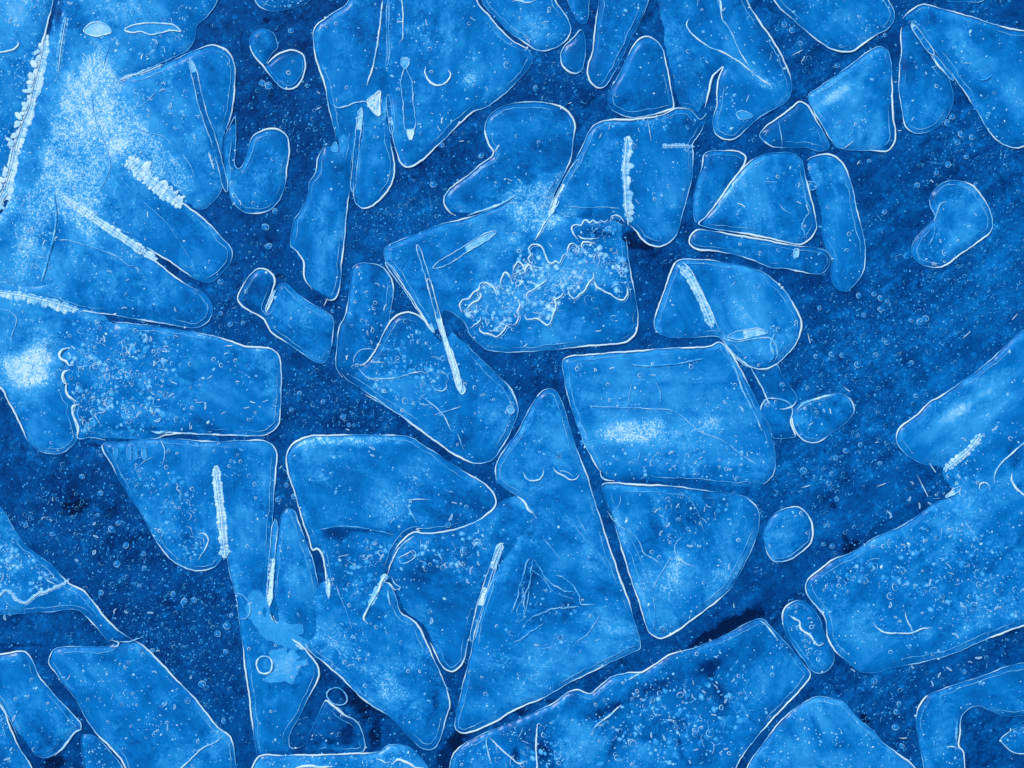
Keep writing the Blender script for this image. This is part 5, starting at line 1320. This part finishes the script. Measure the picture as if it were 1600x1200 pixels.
# the finer ones: specks, rings, commas nobody could count, one object per shard
for k, s in SHARDS.items():
    D = s.D
    lo, hi = np.clip(s.poly.min(0), 0, [W, H]), np.clip(s.poly.max(0), 0, [W, H])
    area = max(0, abs((s.poly[:, 0] * np.roll(s.poly[:, 1], -1) - np.roll(s.poly[:, 0], -1) * s.poly[:, 1]).sum()) / 2)
    n = int(area * .0024 * (.5 + D['specks'] * 1.6))
    cand = np.stack([rng.uniform(lo[0], hi[0], n * 4 + 40), rng.uniform(lo[1], hi[1], n * 4 + 40)], 1)
    z, d, ins = surf(s, cand)
    clump = np.sin(cand[:, 0] * .045 + s.ph) * np.cos(cand[:, 1] * .05 + s.ph * 2) + .5 * np.sin(cand[:, 0] * .11 + cand[:, 1] * .09)
    ok = np.where(ins & (d > 4) & (clump + rng.normal(0, .7, len(cand)) > 0))[0]
    mb = MB()
    sel = ok[:n]
    for i in sel:
        x, y = cand[i]
        r = random.choice((.5, .6, .7, .8, 1.0, 1.4)) * (1.6 if random.random() < .10 else 1)
        mb.bead(x, y, z[i], r * random.uniform(1, 1.9), r, random.uniform(0, 3.1), .7, random.uniform(.56, .7), .6 + .4 * random.random() ** 2, 5)
    rest = list(ok[n:])
    random.shuffle(rest)
    for i in rest[:int(D['rings'] * 1.5)]:
        x, y = cand[i]
        r = random.uniform(1.6, 3.4)
        mb.ring(x, y, z[i] + .3, r, r * random.uniform(.7, 1), random.uniform(0, 3), random.uniform(.4, .65), random.uniform(.60, .92), 8)
    for i in rest[int(D['rings'] * 1.5):int(D['rings'] * 1.5 + 1.3 * D['worms'])]:
        x, y = cand[i]
        worm(mb, x, y, z[i] + .3, 3 + 9 * random.random() ** 2, random.uniform(.5, 1.1), random.choice((math.radians(-D['ang']), random.uniform(0, 3.1))) + random.uniform(-.5, .5), random.uniform(-1, 1), random.uniform(.62, .98))
    if mb.v:
        mb.build('fine_bubbles', s.obj, s.org, True)

mb = MB()
cand = np.stack([rng.uniform(-30, W + 30, 60000), rng.uniform(-30, H + 30, 60000)], 1)
dens = .24 + blobs(cand, [(500, 640, 80, 40, 0, .9), (600, 640, 60, 30, 30, .5), (640, 340, 80, 50, 0, .8), (280, 980, 110, 130, 0, .8), (1340, 560, 120, 90, -30, .7), (1330, 720, 90, 40, -30, .8), (1500, 450, 100, 60, -30, .8), (1510, 240, 60, 60, 0, .7), (870, 140, 60, 40, 0, .7),
                                (1380, 1090, 70, 60, 0, .7), (180, 850, 90, 60, 30, .7), (380, 470, 40, 60, 0, .6), (1250, 70, 50, 40, 0, .6), (460, 200, 50, 60, 0, .5), (60, 800, 50, 50, 0, .6), (860, 560, 60, 40, 0, .5), (1480, 60, 60, 30, 0, .4), (1540, 50, 60, 14, 0, .6)])
streaky = np.sin((cand[:, 0] * .59 + cand[:, 1] * .81) * .09 + 2 * np.sin((cand[:, 0] * .81 - cand[:, 1] * .59) * .012)) * .25
keep = rng.uniform(0, .95, len(cand)) < dens + streaky * (cand[:, 0] > 1100)
cand = cand[keep]
cnt = 0
for x, y in cand:
    if who(min(max(x, 0), W - 1), min(max(y, 0), H - 1)) >= 0:
        continue
    u = random.random()
    cnt += 1
    if u < .17:
        r = random.choice((1.4, 1.8, 2.2, 2.8, 3.4)) * random.uniform(.8, 1.15)
        mb.ring(x, y, .4, r, r * random.uniform(.8, 1), random.uniform(0, 3), random.uniform(.28, .5), random.uniform(.42, .62), 8)
    elif u < .93:
        r = random.choice((.4, .5, .6, .8, 1.1, 1.6))
        mb.bead(x, y, -.1, r * random.uniform(1, 1.6), r, random.uniform(0, 3), .8, random.uniform(.36, .5), random.uniform(.44, .74), 5)
    else:
        worm(mb, x, y, .3, random.uniform(3, 8), random.uniform(.4, .7), random.uniform(0, 3.1), random.uniform(-2, 2), random.uniform(.44, .66))
mb.build('fine_bubbles', sheet, (0, 0), True)
print('sheet bubbles', cnt, 'objects', len(bpy.data.objects))
